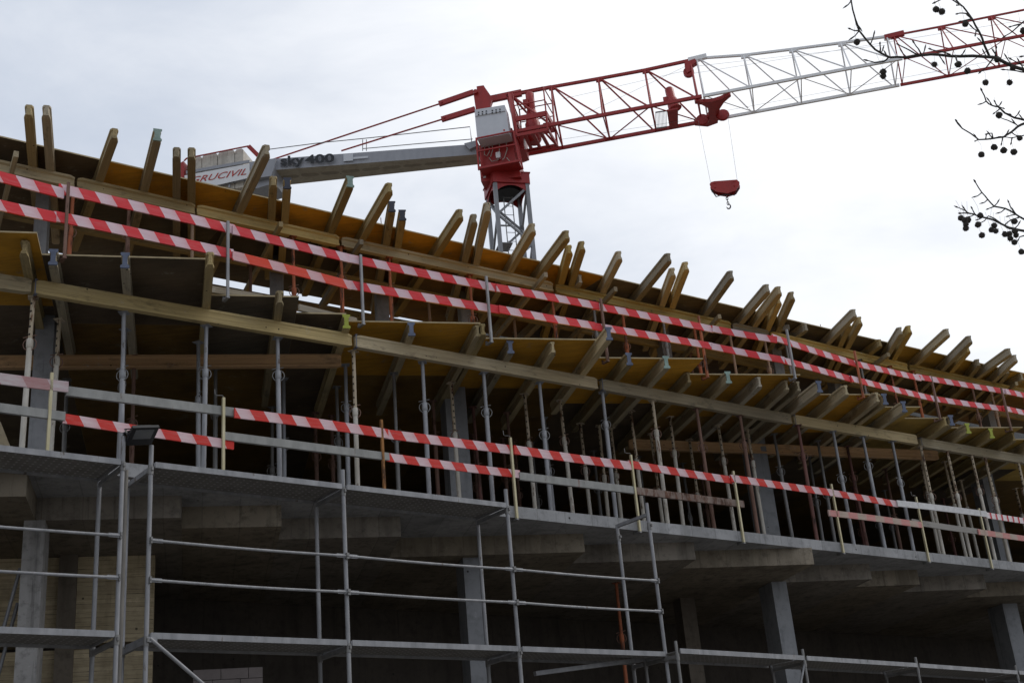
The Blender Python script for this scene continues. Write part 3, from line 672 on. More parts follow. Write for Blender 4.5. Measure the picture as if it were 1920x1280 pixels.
LD = [((-90, 686), (129, 715), 'stripe_w', 'board', .14, 'faded pink and grey'), ((127, 721), (442, 762), 'chan', 'channel', .12, ''), ((440, 764), (728, 804), 'stripe2', 'board', .14, ''), ((718, 802), (974, 835), 'stripe2', 'board', .14, ''), ((964, 834), (1183, 865), 'stripe2', 'board', .14, ''),
      ((1181, 861), (1377, 892), 'stripe2', 'board', .132, ''), ((1370, 889), (1563, 917), 'stripe2', 'board', .132, ''), ((1559, 916), (1685, 938), 'stripe2', 'board', .125, ''), ((1682, 937), (1850, 958), 'whiteb', 'board', .125, ''), ((1846, 958), (1995, 980), 'stripe_n', 'board', .125, '')]
LE = [((-90, 742), (124, 771), 'chan', 'channel', .112, ''), ((121, 773), (441, 824), 'stripe2', 'board', .125, ''), ((421, 808), (731, 848), 'chan', 'channel', .112, ''), ((727, 847), (977, 880), 'stripe2', 'board', .125, ''), ((975, 884), (1190, 911), 'chan', 'channel', .12, ''), ((1195, 911), (1398, 937), 'rustch', 'channel', .12, ''),
      ((1553, 955), (1728, 978), 'stripe_v', 'board', .118, ''), ((1712, 971), (1838, 990), 'greyb', 'board', .118, ''), ((1834, 991), (1995, 1013), 'stripe_v', 'board', .118, '')]
LBL = {'stripe_w': 'faded pink and grey striped board', 'chan': 'plain grey steel channel', 'stripe2': 'bright red and white striped board', 'whiteb': 'plain white board', 'stripe_n': 'white board with narrow red stripes', 'rustch': 'rusted brown steel channel', 'stripe_v': 'faded wooden board with pinkish upright stripes', 'greyb': 'grey wooden board with a yellow-green smear'}
for L_, nm in ((LD, 'higher'), (LE, 'lower')):
    for i, (a, b, mt, kd, h, _) in enumerate(L_):
        same = [k for k in range(len(L_)) if L_[k][2] == mt]
        w = f', {nth(same.index(i), len(same))}' if len(same) > 1 else ''
        board(onv(*a, LB0, LB1), onv(*b, LB0, LB1), h, mt, f'{LBL[mt]}, {nm} row of lower guard rail{w}', 'boards of the lower guard rail', .015 + .03 * (i % 2) + (.02 if kd == 'channel' else 0), kd)

# ------------------------------------------------------------------ scaffolds
def perf(name):
    t = NT(name); sp = t.n('ShaderNodeSeparateXYZ'); t.l(t.tc.outputs['Object'], sp.inputs[0])
    mp = t.n('ShaderNodeMapping', vector_type='POINT'); mp.inputs['Rotation'].default_value = (0, 0, -math.atan2(FD.y, FD.x)); mp.inputs['Scale'].default_value = (11, 11, 0.0)
    t.l(t.tc.outputs['Object'], mp.inputs['Vector'])
    vo = t.n('ShaderNodeTexVoronoi', feature='F1'); vo.inputs['Randomness'].default_value = 0; vo.inputs['Scale'].default_value = 1; t.l(mp.outputs[0], vo.inputs['Vector'])
    light_dots = t.math('LESS_THAN', vo.outputs['Distance'], .16)
    n1 = t.noise(5, t.coords(), 5)
    c = t.mix(t.ramp(n1, .3, .7), (.24, .235, .225), (.16, .15, .145)); c = t.mix(light_dots, c, (.42, .42, .42))  # pale dots put the light at the deck holes into the colour
    return t.fin(c, .6, .2)
M['perf'] = perf('perforated_deck_steel')
DL, DR = at(283, 868, Z_DK2), at(940, 944, Z_DK2)
SD = (DR - DL); SD.z = 0; SD.normalize(); SN = V((-SD.y, SD.x, 0))
def sc(s, n, z): p = DL + SD * s + SN * n; return V((p.x, p.y, z))
def su(u, v): return (onv(u, v, DL, DR) - DL).dot(SD)
def deck(par, s0, s1, n0, n1, z, org):
    mb = MB(); c = (sc(s0, n0, z) + sc(s1, n1, z)) / 2; hx = SD * ((s1 - s0) / 2)
    mb.obox(c - UP * .02, hx, SN * ((n1 - n0) / 2), UP * .006, 1)
    for n in (n0, n1): mb.obox((sc(s0, n, z) + sc(s1, n, z)) / 2 - UP * .025, hx, SN * .01, UP * .035, 0)
    for s_ in (s0, s1): mb.obox((sc(s_, n0, z) + sc(s_, n1, z)) / 2 - UP * .025, SD * .012, SN * ((n1 - n0) / 2), UP * .025, 0)
    mb.build('deck', [M['galv'], M['perf']], par, None, org)
def rail(par, s0, s1, n, z, org):
    mb = MB(); a, b = sc(s0, n, z), sc(s1, n, z); x = (b - a).normalized(); sag = -.012
    pts = [a + (b - a) * k / 6 + UP * sag * math.sin(math.pi * k / 6) for k in range(7)]
    mb.path(pts, .0185, 8)
    for e, g in ((a, 1), (b, -1)): mb.obox(e + x * g * .06, x * .07, SN * .006, UP * .024)
    g_ = mb.build('guard_rail', M['galv'], par, None, org)
    for e, g in ((a, 1), (b, -1)):
        w = MB(); w.obox(e - x * g * .012 - SN * .008, x * .011, SN * .018, UP * .038); w.tube(e - x * g * .012 - SN * .034, e - x * g * .012, .009, 6); w.build('wedge', M['galv_dark'], g_, None, org)
def std(par, s, n, z0, z1, org, mt='galv', r=.028):
    mb = MB(); mb.tube(sc(s, n, z0), sc(s, n, z1), r, 10); 
    k = mb.build('standard', M[mt], par, None, org)
    for z in (Z_DK1, Z_DK2):
        if z0 < z < z1:
            j = MB(); j.tube(sc(s, n, z - .14), sc(s, n, z - .03), r + .008, 10); j.obox(sc(s, n - .03, z - .08), SD * .012, SN * .035, UP * .02)
            j.build('collar', M['galv_dark'], k, None, org)
def transom(par, s, z, org, n0=0, n1=.73, mt='galv'):
    MB().bar(sc(s, n0, z), sc(s, n1, z), .045, .05).build('transom', M[mt], par, None, org)
S1, S2, S3, S4 = su(283, 868), su(643, 905), su(950, 944), su(1215, 966)
org = sc(S1, 0, 0)
sf = thing('scaffold', org, 'grey steel scaffold of three open bays standing in front of the concrete columns', 'scaffold')
for s_, tf, tb in ((S1, 6.72, 6.5), (S2, 6.71, 6.45), (S3, 6.72, 6.38), (S4, 6.78, 6.62)):
    std(sf, s_, 0, 0, tf, org); std(sf, s_, .73, 0, tb, org)
for s_ in (S1, S2, S3): transom(sf, s_, Z_DK2 - .08, org)
transom(sf, S4, 6.6, org, 0, .73)
for s_ in (S1, S2, S3, S4): transom(sf, s_, Z_DK1 - .09, org)
for a, b in ((S1, S2), (S2, S3)): deck(sf, a + .04, b - .04, -.03, .7, Z_DK2, org)
for a, b in ((S1, S2), (S2, S3), (S3, S4)):
    deck(sf, a + .04, b - .04, -.03, .7, Z_DK1, org)
    for z in (5.1, 5.56): rail(sf, a + .02, b - .02, -.045, z, org)
mb = MB(); mb.tube(sc(S1 + .03, -.04, Z_DK1 - .06), sc(S2 - .1, -.04, 2.55), .022, 8); mb.obox(sc(S1 + .05, -.045, Z_DK1 - .07), SD * .06, SN * .005, UP * .03); mb.build('brace', M['galv'], sf, None, org)
for s_ in (S1, S2, S3, S4):
    mb = MB(); mb.box(-.08, .08, -.08, .08, 0, .01)
    for n in (0, .73):
        q = MB(); q.obox(sc(s_, n, .006), SD * .08, SN * .08, UP * .006); q.build('base_plate', M['galv_dark'], sf, None, org)
# left scaffold
l1 = su(229, 862); org2 = sc(l1, 0, 0)
sl = thing('scaffold', org2, 'grey steel scaffold bay cut off by the left edge, carrying the black floodlight', 'scaffold')
L0 = l1 - 2.57
for s_, tf, tb in ((l1, 6.78, 6.45), (L0, 6.72, 6.45)): std(sl, s_, -.02, 0, tf, org2, 'galv', .027); std(sl, s_, .73, 0, tb, org2)
for s_ in (l1, L0):
    transom(sl, s_, Z_DK2 - .1, org2); transom(sl, s_, Z_DK1 - .1, org2)
    for n in (-.02, .73): q = MB(); q.obox(sc(s_, n, .006), SD * .08, SN * .08, UP * .006); q.build('base_plate', M['galv_dark'], sl, None, org2)
deck(sl, L0 + .04, l1 - .04, -.05, .68, Z_DK2 - .02, org2); deck(sl, L0 + .04, l1 - .04, -.05, .68, Z_DK1, org2)
for z in (5.1, 5.58): rail(sl, L0 + .02, l1 - .02, -.065, z, org2)
# second tube standing beside it
mb = MB(); mb.tube(sc(l1 + .1, .12, 0), sc(l1 + .1, .12, 6.42), .023, 10)
o = mb.build('scaffold_tube', M['tube_d'], None, None, sc(l1 + .1, .12, 0)); tag(o, 'dull upright scaffold tube standing between left and middle scaffolds', 'scaffold tube')
for k, (a, b) in enumerate((((38, 1065), (0, 1200)), ((33, 1130), (2, 1245)))):
    P = onv(*a, front(0, 1.5 + .15 * k), front(8, 1.5 + .15 * k)); Q = onv(*b, front(0, 1.5 + .15 * k), front(8, 1.5 + .15 * k)); Q = P + (Q - P) * ((P.z - 3.72) / (P.z - Q.z))
    o = MB().tube(P, Q, .025, 8).build('push_pull_prop', M['galv'], None, None, Q); tag(o, ('upper' if k == 0 else 'lower') + ' slanting steel strut leaning on the leftmost concrete column', 'strut')
# right scaffold, lower
rp = [at(u, v, Z_DK1 + .02) for u, v in ((1268, 1214), (1506, 1228), (1718, 1242), (1905, 1256), (2110, 1270))]
org3 = V((rp[0].x, rp[0].y, 0))
sr = thing('scaffold', org3, 'low run of grey scaffold at the bottom right, its deck crossing the right-hand columns', 'scaffold')
for i, p in enumerate(rp):
    for off, top in ((0, .12), (.7, .05)):
        mb = MB(); q = V((p.x, p.y, 0)) + FN * off; mb.tube(q, V((q.x, q.y, Z_DK1 + top)), .024, 10); k = mb.build('standard', M['galv_dark'], sr, None, org3)
        j = MB(); j.tube(q + UP * (Z_DK1 - .16), q + UP * (Z_DK1 - .06), .033, 8); j.build('collar', M['galv_dark'], k, None, org3)
        q = MB().obox(V((p.x, p.y, .006)) + FN * off, SD * .08, SN * .08, UP * .006); q.build('base_plate', M['galv_dark'], sr, None, org3)
    MB().bar(V((p.x, p.y, Z_DK1 - .1)), V((p.x, p.y, Z_DK1 - .1)) + FN * .7, .04, .05).build('transom', M['galv_dark'], sr, None, org3)
for p, q in zip(rp, rp[1:]):
    x = (q - p); x.z = 0; L = x.length; x.normalize(); y = V((-x.y, x.x, 0)); c = (p + q) / 2; c.z = Z_DK1
    mb = MB(); mb.obox(c + y * .34 - UP * .02, x * (L / 2 - .04), y * .36, UP * .006, 1)
    for n in (-.03, .7): mb.obox(c + y * n - UP * .025, x * (L / 2 - .04), y * .01, UP * .036, 0)
    mb.build('deck', [M['galv'], M['perf']], sr, None, org3)
p = rp[1]; mb = MB(); mb.tube(V((p.x, p.y, Z_DK1 - .1)), V((p.x, p.y, Z_DK1 - .1)) - SD * .62 - UP * 1.15, .02, 8); mb.build('brace', M['galv'], sr, None, org3)
P, Q = onv(1003, 1262, front(0, -.5), front(9, -.5)), onv(1216, 1234, front(0, -.5), front(9, -.5))
o = MB().bar(P, Q, .06, .06).build('scaffold_tube', M['galv'], None, None, P); tag(o, 'loose grey bar slung under the deck of the third scaffold bay', 'bar')
P = onv(1160, 1160, front(0, 2.2), front(9, 2.2)); P.z = 3.72
prop(P, 3.72, Z_DROP, 'o', 'single red-orange prop in the dark lower storey behind the third scaffold bay', None)

# floodlight on the left scaffold
P = sc(l1, -.02, 6.72); lt = thing('floodlight', sc(l1, -.02, 6.78), 'black floodlight with grey glass on top of the left scaffold standard', 'floodlight')
c0 = V((-4.4454, 14.223, 6.7948)) - lt.location
ax, ay, nz = V((.7351, .6538, .1793)), V((.5304, -.7193, .4486)), V((.4223, -.2347, -.8756))
b = MB(); b.obox(c0, ax * .167, ay * .15, nz * .018); b.obox(c0 - nz * .04, ax * .11, ay * .1, nz * .03)
for k in range(5): b.obox(c0 - nz * .075 + ax * (-.1 + .05 * k), ax * .004, ay * .08, nz * .018)
b.build('housing', M['black'], lt)
b = MB(); b.obox(c0 + nz * .019 + ay * .035, ax * .115, ay * .075, nz * .003); b.build('glass', M['glass'], lt)
b = MB(); a0 = c0 - ax * .17 - nz * .05; b.bar(c0 + ax * .172, c0 + ax * .172 - nz * .11, .03, .006); b.bar(c0 - ax * .172, c0 - ax * .172 - nz * .11, .03, .006); b.bar(c0 + ax * .172 - nz * .11, c0 - ax * .172 - nz * .11, .03, .006); b.path([c0 - nz * .11, V((.0, 0, .04)), V((0, 0, 0)), V((0, 0, -.1))], .016, 8)
b.build('bracket', M['black'], lt)
# ------------------------------------------------------------------ tower crane
MX = V((.25, 33.2, 0)); J_ = V((math.sin(R(100.5)), math.cos(R(100.5)), 0)); L_ = V((-J_.y, J_.x, 0)); ZJ = 21.7
def cj(u, v, lat=0.0): a = MX + L_ * lat; return onv(u, v, a, a + J_)
def sz(u, v, lat=0.0): p = cj(u, v, lat); return (p - MX).dot(J_), p.z
def cp(s, lat, z): return V((MX.x, MX.y, 0)) + J_ * s + L_ * lat + UP * z
crane = thing('tower_crane', MX, 'red and white tower crane with grey counter arm rising behind the building', 'crane')
def cb(mb, name, mats, par=None): return mb.build(name, mats, par or crane, None, MX)
def plate(mb, px, lat0, lat1, mi=0, base=None):       # outline read on the plane lat = base, thickened sideways
    q = [sz(u, v, lat0 if base is None else base) for u, v in px]; n = len(q)
    vs = [cp(s, lat0, z) for s, z in q] + [cp(s, lat1, z) for s, z in q]
    return mb.add(vs, [list(range(n)), list(range(n, 2 * n))[::-1]] + [((i + 1) % n, i, n + i, n + (i + 1) % n) for i in range(n)], mi)
# mast, squared to the building
ZM = sz(950, 360)[1]
def mp(a, b, z): return V((MX.x, MX.y, 0)) + E_ * a + D_ * b + UP * z
mast = MB(); hw = .48
for a in (-hw, hw):
    for b in (-hw, hw): mast.obox(mp(a, b, ZM / 2 + .06), E_ * .055, D_ * .055, UP * (ZM / 2 + .06))
mo = cb(mast, 'mast', M['mast_grey'])
br = MB(); k = 0; z = ZM - .1; hb = .92
while z - hb > .2:
    for i, (p, q) in enumerate((((-hw, -hw), (hw, -hw)), ((hw, -hw), (hw, hw)), ((hw, hw), (-hw, hw)), ((-hw, hw), (-hw, -hw)))):
        a, b = (q, p) if (k + i) % 2 == 0 else (p, q)
        br.bar(mp(*a, z), mp(*b, z - hb), .06, .06)
        if k % 4 == 3: br.bar(mp(*p, z - hb), mp(*q, z - hb), .05, .05)
    z -= hb; k += 1
cb(br, 'bracing', M['mast_grey'], mo)
ld = MB()
for a in (-.1, .16): ld.tube(mp(a, .1, 0), mp(a, .1, ZM + .1), .016, 6)
z = .3
while z < ZM: ld.tube(mp(-.1, .1, z), mp(.16, .1, z), .01, 5); z += .29
cb(ld, 'ladder', M['galv'])
pf = MB(); zp = sz(935, 465)[1]; pf.obox(mp(-.22, .1, zp), E_ * .2, D_ * .28, UP * .012); pf.bar(mp(-.42, -.18, zp + .55), mp(-.02, -.18, zp + .55), .04, .04); pf.bar(mp(-.4, -.18, zp), mp(-.4, -.18, zp + .55), .03, .03)
cb(pf, 'rest_platform', M['galv'])
# mast head
ZR = sz(950, 341)[1]; mh = MB(); hh = .55
for a, b, x, y in ((0, -hh, hh, .02), (0, hh, hh, .02), (-hh, 0, .02, hh - .022), (hh, 0, .02, hh - .022)):
    mh.obox(mp(a, b, (ZR + ZM) / 2), E_ * x, D_ * y, UP * ((ZR - ZM) / 2))
mh.obox(mp(0, 0, ZR + .012), E_ * (hh + .04), D_ * (hh + .04), UP * .012)
for sgn in (-1, 1):                                     # arched skirt on every face
    for (ax, ay) in ((E_, D_), (D_, E_)):
        n = 10; top = []; bot = []
        for i in range(n + 1):
            t_ = -1 + 2 * i / n; bot.append(ZM - .42 + .36 * math.cos(t_ * 1.45) ** .6)
        for i in range(n):
            x0, x1 = (-1 + 2 * i / n) * (hh - .06), (-1 + 2 * (i + 1) / n) * (hh - .06)
            c = V((MX.x, MX.y, 0)) + ay * (sgn * (hh - .03))
            vs = [c + ax * x0 + UP * bot[i], c + ax * x1 + UP * bot[i + 1], c + ax * x1 + UP * (ZM + .002), c + ax * x0 + UP * (ZM + .002)]
            o_ = ay * (.012 * -sgn); mh.hexa([vs[0], vs[1], vs[1] + o_, vs[0] + o_, vs[3], vs[2], vs[2] + o_, vs[3] + o_])
cb(mh, 'mast_head', M['crane_red'])
sw = MB(); sw.tube(cp(0, 0, ZM - .1), cp(0, 0, ZR), .4, 20); sw.tube(cp(0, 0, ZR + .024), cp(0, 0, ZR + .2), .47, 24); cb(sw, 'slewing_ring', M['dark'])
# turntable and tower head
tt = MB(); plate(tt, [(899, 312), (973, 300), (976, 331), (902, 341)], -.55, .55); cb(tt, 'turntable', M['crane_red'])
nt = MB(); plate(nt, [(905, 318), (910, 317), (911, 333), (906, 334)], -.556, -.552); cb(nt, 'notice', M['signw'])
th = MB(); plate(th, [(901, 250), (960, 240), (966, 302), (903, 312)], -.38, .4)
for la in (-.36, .3):
    plate(th, [(887, 171), (912, 168), (923, 184), (919, 200), (941, 238), (955, 262), (900, 262), (892, 205)], la, la + .06)
plate(th, [(898, 172), (911, 170), (920, 184), (914, 200), (900, 202)], -.3, .3, 0, 0)
th.tube(cj(891, 171, -.45), cj(891, 171, -.45) + L_ * .9, .07, 12)
cb(th, 'tower_head', M['crane_red'])
cg = MB()
zt = [cj(893, 260, -1.0), cj(962, 246, -1.0)]
for (a, b) in (((893, 259), (898, 319)), ((963, 246), (974, 303))):
    for la in (-1.0, -.55): cg.bar(cj(*a, -1.0) + L_ * (la + 1), cj(*b, -1.0) + L_ * (la + 1), .05, .05, J_)
for a, b in (((893, 260), (963, 246)), ((896, 284), (966, 271)), ((899, 316), (973, 302))): cg.bar(cj(*a, -1.0), cj(*b, -1.0), .04, .04)
plate(cg, [(899, 313), (973, 299), (973, 303), (899, 317)], -1.0, -.5)
cb(cg, 'service_platform', M['crane_red'])
ca = MB(); plate(ca, [(890, 212), (947, 201), (955, 250), (895, 262)], -.9, -.42)
ca2 = MB(); plate(ca2, [(890, 206), (946, 197), (947, 208), (891, 218)], -.93, -.4)
cabinet = cb(ca, 'electric_cabinet', M['cab']); cb(ca2, 'vent_hood', M['cab'], cabinet)
vt = MB()
for k in range(6):
    u = 896 + k * 7.2 + (4 if k > 2 else 0); v = 210 - k * 1.15
    for dv in (0, 4): plate(vt, [(u, v + dv), (u + 2.6, v + dv - .4), (u + 2.8, v + dv + 2), (u + .2, v + dv + 2.4)], -.936, -.932)
cb(vt, 'vent', M['ink'], cabinet)
sm_ = MB(); plate(sm_, [(943.5, 243), (946.5, 242.5), (946.8, 245.5), (943.8, 246)], -.906, -.902); cb(sm_, 'switch', M['redink'], cabinet)
sb = MB(); plate(sb, [(929, 286), (937, 284), (938, 295), (930, 296)], -.5, -.4); cb(sb, 'switch_box', M['signw'])
hs = MB()
for pts in ([(906, 266), (909, 276), (908, 290), (913, 293), (918, 284), (916, 270), (910, 265)], [(931, 264), (937, 273), (936, 284), (934, 300), (922, 303), (917, 296)], [(948, 262), (951, 280), (946, 296), (942, 300)], [(922, 268), (924, 280), (920, 294)], [(950, 296), (957, 304)]):
    hs.path([cj(u, v, -.46) for u, v in pts], .014, 6)
cb(hs, 'hose', M['hose'])
# counter jib
def girder_pts(u, vt_, vb, lat): s0, z0 = sz(u, vt_, lat); return s0, z0, sz(u, vb, lat)[1]
gi = girder_pts(892, 270, 290, -.3); go = girder_pts(500, 299, 320, -.5)
g = MB(); a, b = gi, go
vs = [cp(b[0], -.5, b[2]), cp(a[0], -.3, a[2]), cp(a[0], .3, a[2]), cp(b[0], .5, b[2]), cp(b[0], -.5, b[1]), cp(a[0], -.3, a[1]), cp(a[0], .3, a[1]), cp(b[0], .5, b[1])]
g.add(vs, [(4, 5, 6, 7), (0, 1, 5, 4), (1, 2, 6, 5), (2, 3, 7, 6), (3, 0, 4, 7)], 0); g.add(vs, [(3, 2, 1, 0)], 1)
for k in range(9):                                     # flat ovals in a darker tone put recess shade on the underside
    f0, f1 = .06 + k * .1, .06 + k * .1 + .05
    for f in (f0,):
        c = (cp(b[0], 0, b[2]).lerp(cp(a[0], 0, a[2]), (f0 + f1) / 2)) - UP * .004; x = (cp(a[0], 0, a[2]) - cp(b[0], 0, b[2])).normalized()
        n = 14; w = .2 - .1 * f0
        ring = [c + x * (math.cos(2 * math.pi * i / n) * .17 + .12 * (1 if math.cos(2 * math.pi * i / n) > 0 else -1)) + L_ * (math.sin(2 * math.pi * i / n) * w * .55) for i in range(n)]
        g.add(ring + [p + UP * .003 for p in ring], [list(range(n)), list(range(n, 2 * n))[::-1]] + [((i + 1) % n, i, n + i, n + (i + 1) % n) for i in range(n)], 2)
M['recess_shade'] = concrete('girder_recess_shade', (.26, .23, .18), (.3, .27, .21), amt=.3)
cj_ob = cb(g, 'counter_jib', [M['crane_grey'], M['girder_dirty'], M['recess_shade']])
tk = MB(); plate(tk, [(870, 269), (894, 263), (894, 273), (880, 280)], -.42, .4); cb(tk, 'jib_foot', M['crane_grey'])
ef = MB(); plate(ef, [(467, 304), (497, 299), (517, 297), (514, 315), (508, 330), (468, 336)], -.62, .62)
plate(ef, [(462, 340), (508, 330), (514, 316), (512, 340), (480, 350), (462, 352)], -.45, .5, 0, -.55); cb(ef, 'ballast_frame', M['crane_grey'])
for i, (u0, u1, v0, v1) in enumerate(((353, 377.9, 295, 358), (379.3, 407.4, 289.5, 357), (408.9, 439.4, 283.5, 352), (440.9, 456, 279.5, 348))):
    w = MB(); la = -.5; s0, _ = sz(u0, v0, la); s1, z1 = sz(u1, v0, la); z0 = sz((u0 + u1) / 2, v1 + 4, la)[1]; zt_ = sz((u0 + u1) / 2, v0, la)[1]
    c = cp((s0 + s1) / 2, 0, (z0 + zt_) / 2); ch = .05
    hx, hz = (s1 - s0) / 2, (zt_ - z0) / 2
    pr = [(-hx, -hz), (hx, -hz), (hx, hz - ch), (hx - ch, hz), (-hx + ch, hz), (-hx, hz - ch)]
    n = 6; vs = [c + J_ * x - L_ * .5 + UP * z for x, z in pr] + [c + J_ * x + L_ * .5 + UP * z for x, z in pr]
    w.add(vs, [list(range(n)), list(range(n, 2 * n))[::-1]] + [((k + 1) % n, k, n + k, n + (k + 1) % n) for k in range(n)]); cb(w, 'counterweight', M['cweight'])
bx = MB()
for a, b in (((349, 325), (468, 304)), ((349, 322), (468, 301.5)), ((345, 363), (468, 335))): bx.bar(cj(*a, -.58), cj(*b, -.58), .03, .05)
bx.bar(cj(430, 335, -.58), cj(430, 352, -.58), .03, .05, J_)
cb(bx, 'ballast_rail', M['crane_grey'])
rr = MB()
for la in (-.62, .62):
    o_ = L_ * (la + .62); pts = [cj(u, v, -.62) + o_ for u, v in ((345, 302), (350, 297), (466, 274), (485, 293))]
    for p, q in zip(pts, pts[1:]): rr.bar(p, q, .035, .035)
    rr.bar(pts[2], pts[3], .03, .13)
plate(rr, [(337, 306), (344, 302), (345, 333), (337, 336)], -.62, .4)
cb(rr, 'ballast_guard', M['crane_red'])
sg = MB(); plate(sg, [(346, 329), (467.5, 307), (468.5, 333), (346, 361)], -.66, -.64); sign = cb(sg, 'sign_board', M['signw'])
def lettering(txt, p0, p1, htop, lat, mat, par, shear=0.0, bold=0.0, name='lettering', capref='H'):
    cu = bpy.data.curves.new('t', 'FONT'); cu.body = txt; cu.size = 1; cu.shear = shear; cu.offset = bold; cu.resolution_u = 4
    ob = bpy.data.objects.new('t', cu); COL.objects.link(ob); bpy.context.view_layer.update()
    me = bpy.data.meshes.new_from_object(ob.evaluated_get(bpy.context.evaluated_depsgraph_get()))
    A, B = cj(*p0, lat), cj(*p1, lat); T = cj(*htop, lat)
    xs = [v.co.x for v in me.vertices]; x0, x1 = min(xs), max(xs); capH = .69
    X = (B - A) / (x1 - x0); x = X.normalized(); H = (T - A).z / capH
    mb = MB(); vs = [A + X * (v.co.x - x0) + UP * (v.co.y * H) for v in me.vertices]
    mb.add(vs, [list(p.vertices) for p in me.polygons])
    mb.add([v - L_ * .004 for v in vs], [list(p.vertices) for p in me.polygons])
    bpy.data.objects.remove(ob); bpy.data.meshes.remove(me); bpy.data.curves.remove(cu)
    return cb(mb, name, mat, par)
lettering('GRUCIVIL', (358, 343.5), (462, 327), (358, 332.5), -.668, M['redink'], sign, .45, .0)
lettering('sky', (526, 309), (571, 306.8), (526, 293.5), -.53, M['ink'], cj_ob, .0, .033)
lettering('400', (572, 306.8), (627, 303.6), (572, 291.5), -.53, M['ink'], cj_ob, .0, .033)
lettering('CRANES', (526, 314), (561, 311.5), (526, 310.2), -.53, M['ink'], cj_ob, .0, .01)
lb = MB(); plate(lb, [(644, 289.5), (662, 288), (662, 301), (644, 302.5)], -.475, -.47); plate(lb, [(645, 296), (690, 292.5), (690, 296), (645, 300)], -.46, -.455)
cb(lb, 'label_strip', M['cab'], cj_ob)
hr = MB()
pts = [cj(u, v, .25) for u, v in ((503, 284), (506, 280), (600, 268), (700, 258), (881, 238), (884, 262))]
hr.path(pts, .016, 6); hr.path([cj(u, v, .25) for u, v in ((680, 279), (780, 270), (886, 261))], .014, 6)
for (a, b) in (((680, 262), (680, 283)), ((687, 262), (687, 283)), ((884, 262), (884, 270))): hr.tube(cj(*a, .25), cj(*b, .25), .014, 6)
cb(hr, 'hand_rail', M['galv_dark'])
# pendant bars
for la, px in ((.3, ((509, 300), (824, 195), (829, 193.5), (888, 173))), (-.3, ((640, 283), (829, 224), (834, 222), (891, 205)))):
    pb = MB(); q = [cj(u, v, la) for u, v in px]; pb.tube(q[0], q[1], .026, 8); pb.bar(q[1] + (q[1] - q[2]) * .2, q[3], .1, .16); pb.tube(q[2] - L_ * .08, q[2] + L_ * .08, .04, 8)
    cb(pb, 'pendant_bar', M['crane_red'])
# jib
TOPS = [(1034, 163.5, 'r'), (1122, 148, 'r'), (1209, 132, 'r'), (1294, 113.5, 'r'), (1306, 110, 'w'), (1394, 104, 'w'), (1484, 93, 'w'), (1576, 81, 'w'), (1662, 69, 'w'), (1675, 67, 's'), (1763, 50.5, 's'), (1857, 31.5, 's'), (1950, 13, 's'), (2044, -5, 's')]
ND = [(sz(u, v)[0], sz(u, v)[1], c) for u, v, c in TOPS]
sec = {'r': [n for n in ND if n[2] == 'r'], 'w': [n for n in ND if n[2] == 'w'], 's': [n for n in ND if n[2] == 's']}
S0 = (at(964, 248, ZJ) - MX).dot(J_)
for key, mt, rc, rl, tt_ in (('r', 'crane_red', .052, .03, .04), ('w', 'crane_white', .044, .023, .033), ('s', 'crane_red', .04, .019, .023)):
    ns = sec[key]; mb = MB(); mono = MB(); W = .69
    s_end = {'r': sec['w'][0][0] - .03, 'w': sec['s'][0][0] - .03, 's': ns[-1][0]}[key]
    s_beg = S0 if key == 'r' else ns[0][0]
    for la in (-W, W): mono.bar(cp(s_beg, la, ZJ), cp(s_end, la, ZJ), rc * 1.5, rc * 1.9)
    for a, b in zip(ns, ns[1:]): mono.bar(cp(a[0], 0, a[1]), cp(b[0], 0, b[1]), tt_ * 2, tt_ * 2)
    if key == 'r': mono.bar(cj(975, 175), cp(ns[0][0], 0, ns[0][1]), .09, .09); mono.bar(cj(918, 187), cj(978, 174.5), .12, .2)
    else: mono.bar(cp(s_beg - .25, 0, ns[0][1] - .02), cp(ns[0][0] + .3, 0, ns[0][1] + .01), .12, .14)
    sec_ob = cb(mono, 'jib_section', M[mt])
    if key != 'r': tag(sec_ob, {'w': 'white middle section of the crane arm', 's': 'thinner red outer section of the crane arm'}[key])
    bn = [n[0] + .05 for n in ns]
    for k, (s_, z_, _) in enumerate(ns):
        for la in (-W, W):
            mb.tube(cp(s_, 0, z_), cp(bn[k], la, ZJ), rl, 7)
            if k + 1 < len(ns): mb.tube(cp(s_ + .06, 0, z_ - .02), cp(bn[k + 1] - .06, la, ZJ), rl * .9, 7)
        mb.tube(cp(bn[k], -W, ZJ), cp(bn[k], W, ZJ), rl * .7, 6)
        if k + 1 < len(ns):
            sg_ = 1 if k % 2 else -1; mb.tube(cp(bn[k], W * sg_, ZJ), cp(bn[k + 1], -W * sg_, ZJ), rl * .7, 6)
        mb.obox(cp(s_ + .02, 0, z_ - .05), J_ * .1, L_ * .03, UP * .06)
    if key == 'r':
        for la in (-W, W):
            mb.bar(cj(955, 176), cp(S0 + .06, la, ZJ), .1, .1); mb.tube(cj(957, 178), cp(bn[0] - .1, la, ZJ), .035, 7)
        mb.tube(cp(S0 + .06, -W, ZJ), cp(S0 + .06, W, ZJ), .05, 7)
        mb.bar(cj(953, 178, 0), cp(S0 + .05, 0, ZJ - .05), .12, .12)
    cb(mb, 'lacing', M[mt], sec_ob)
# link between tower head and jib, hinge
lk = MB(); plate(lk, [(930, 265), (985, 262), (988, 290), (972, 296), (965, 300), (940, 300)], -.35, .35, 0, 0); cb(lk, 'jib_hinge', M['crane_red'])
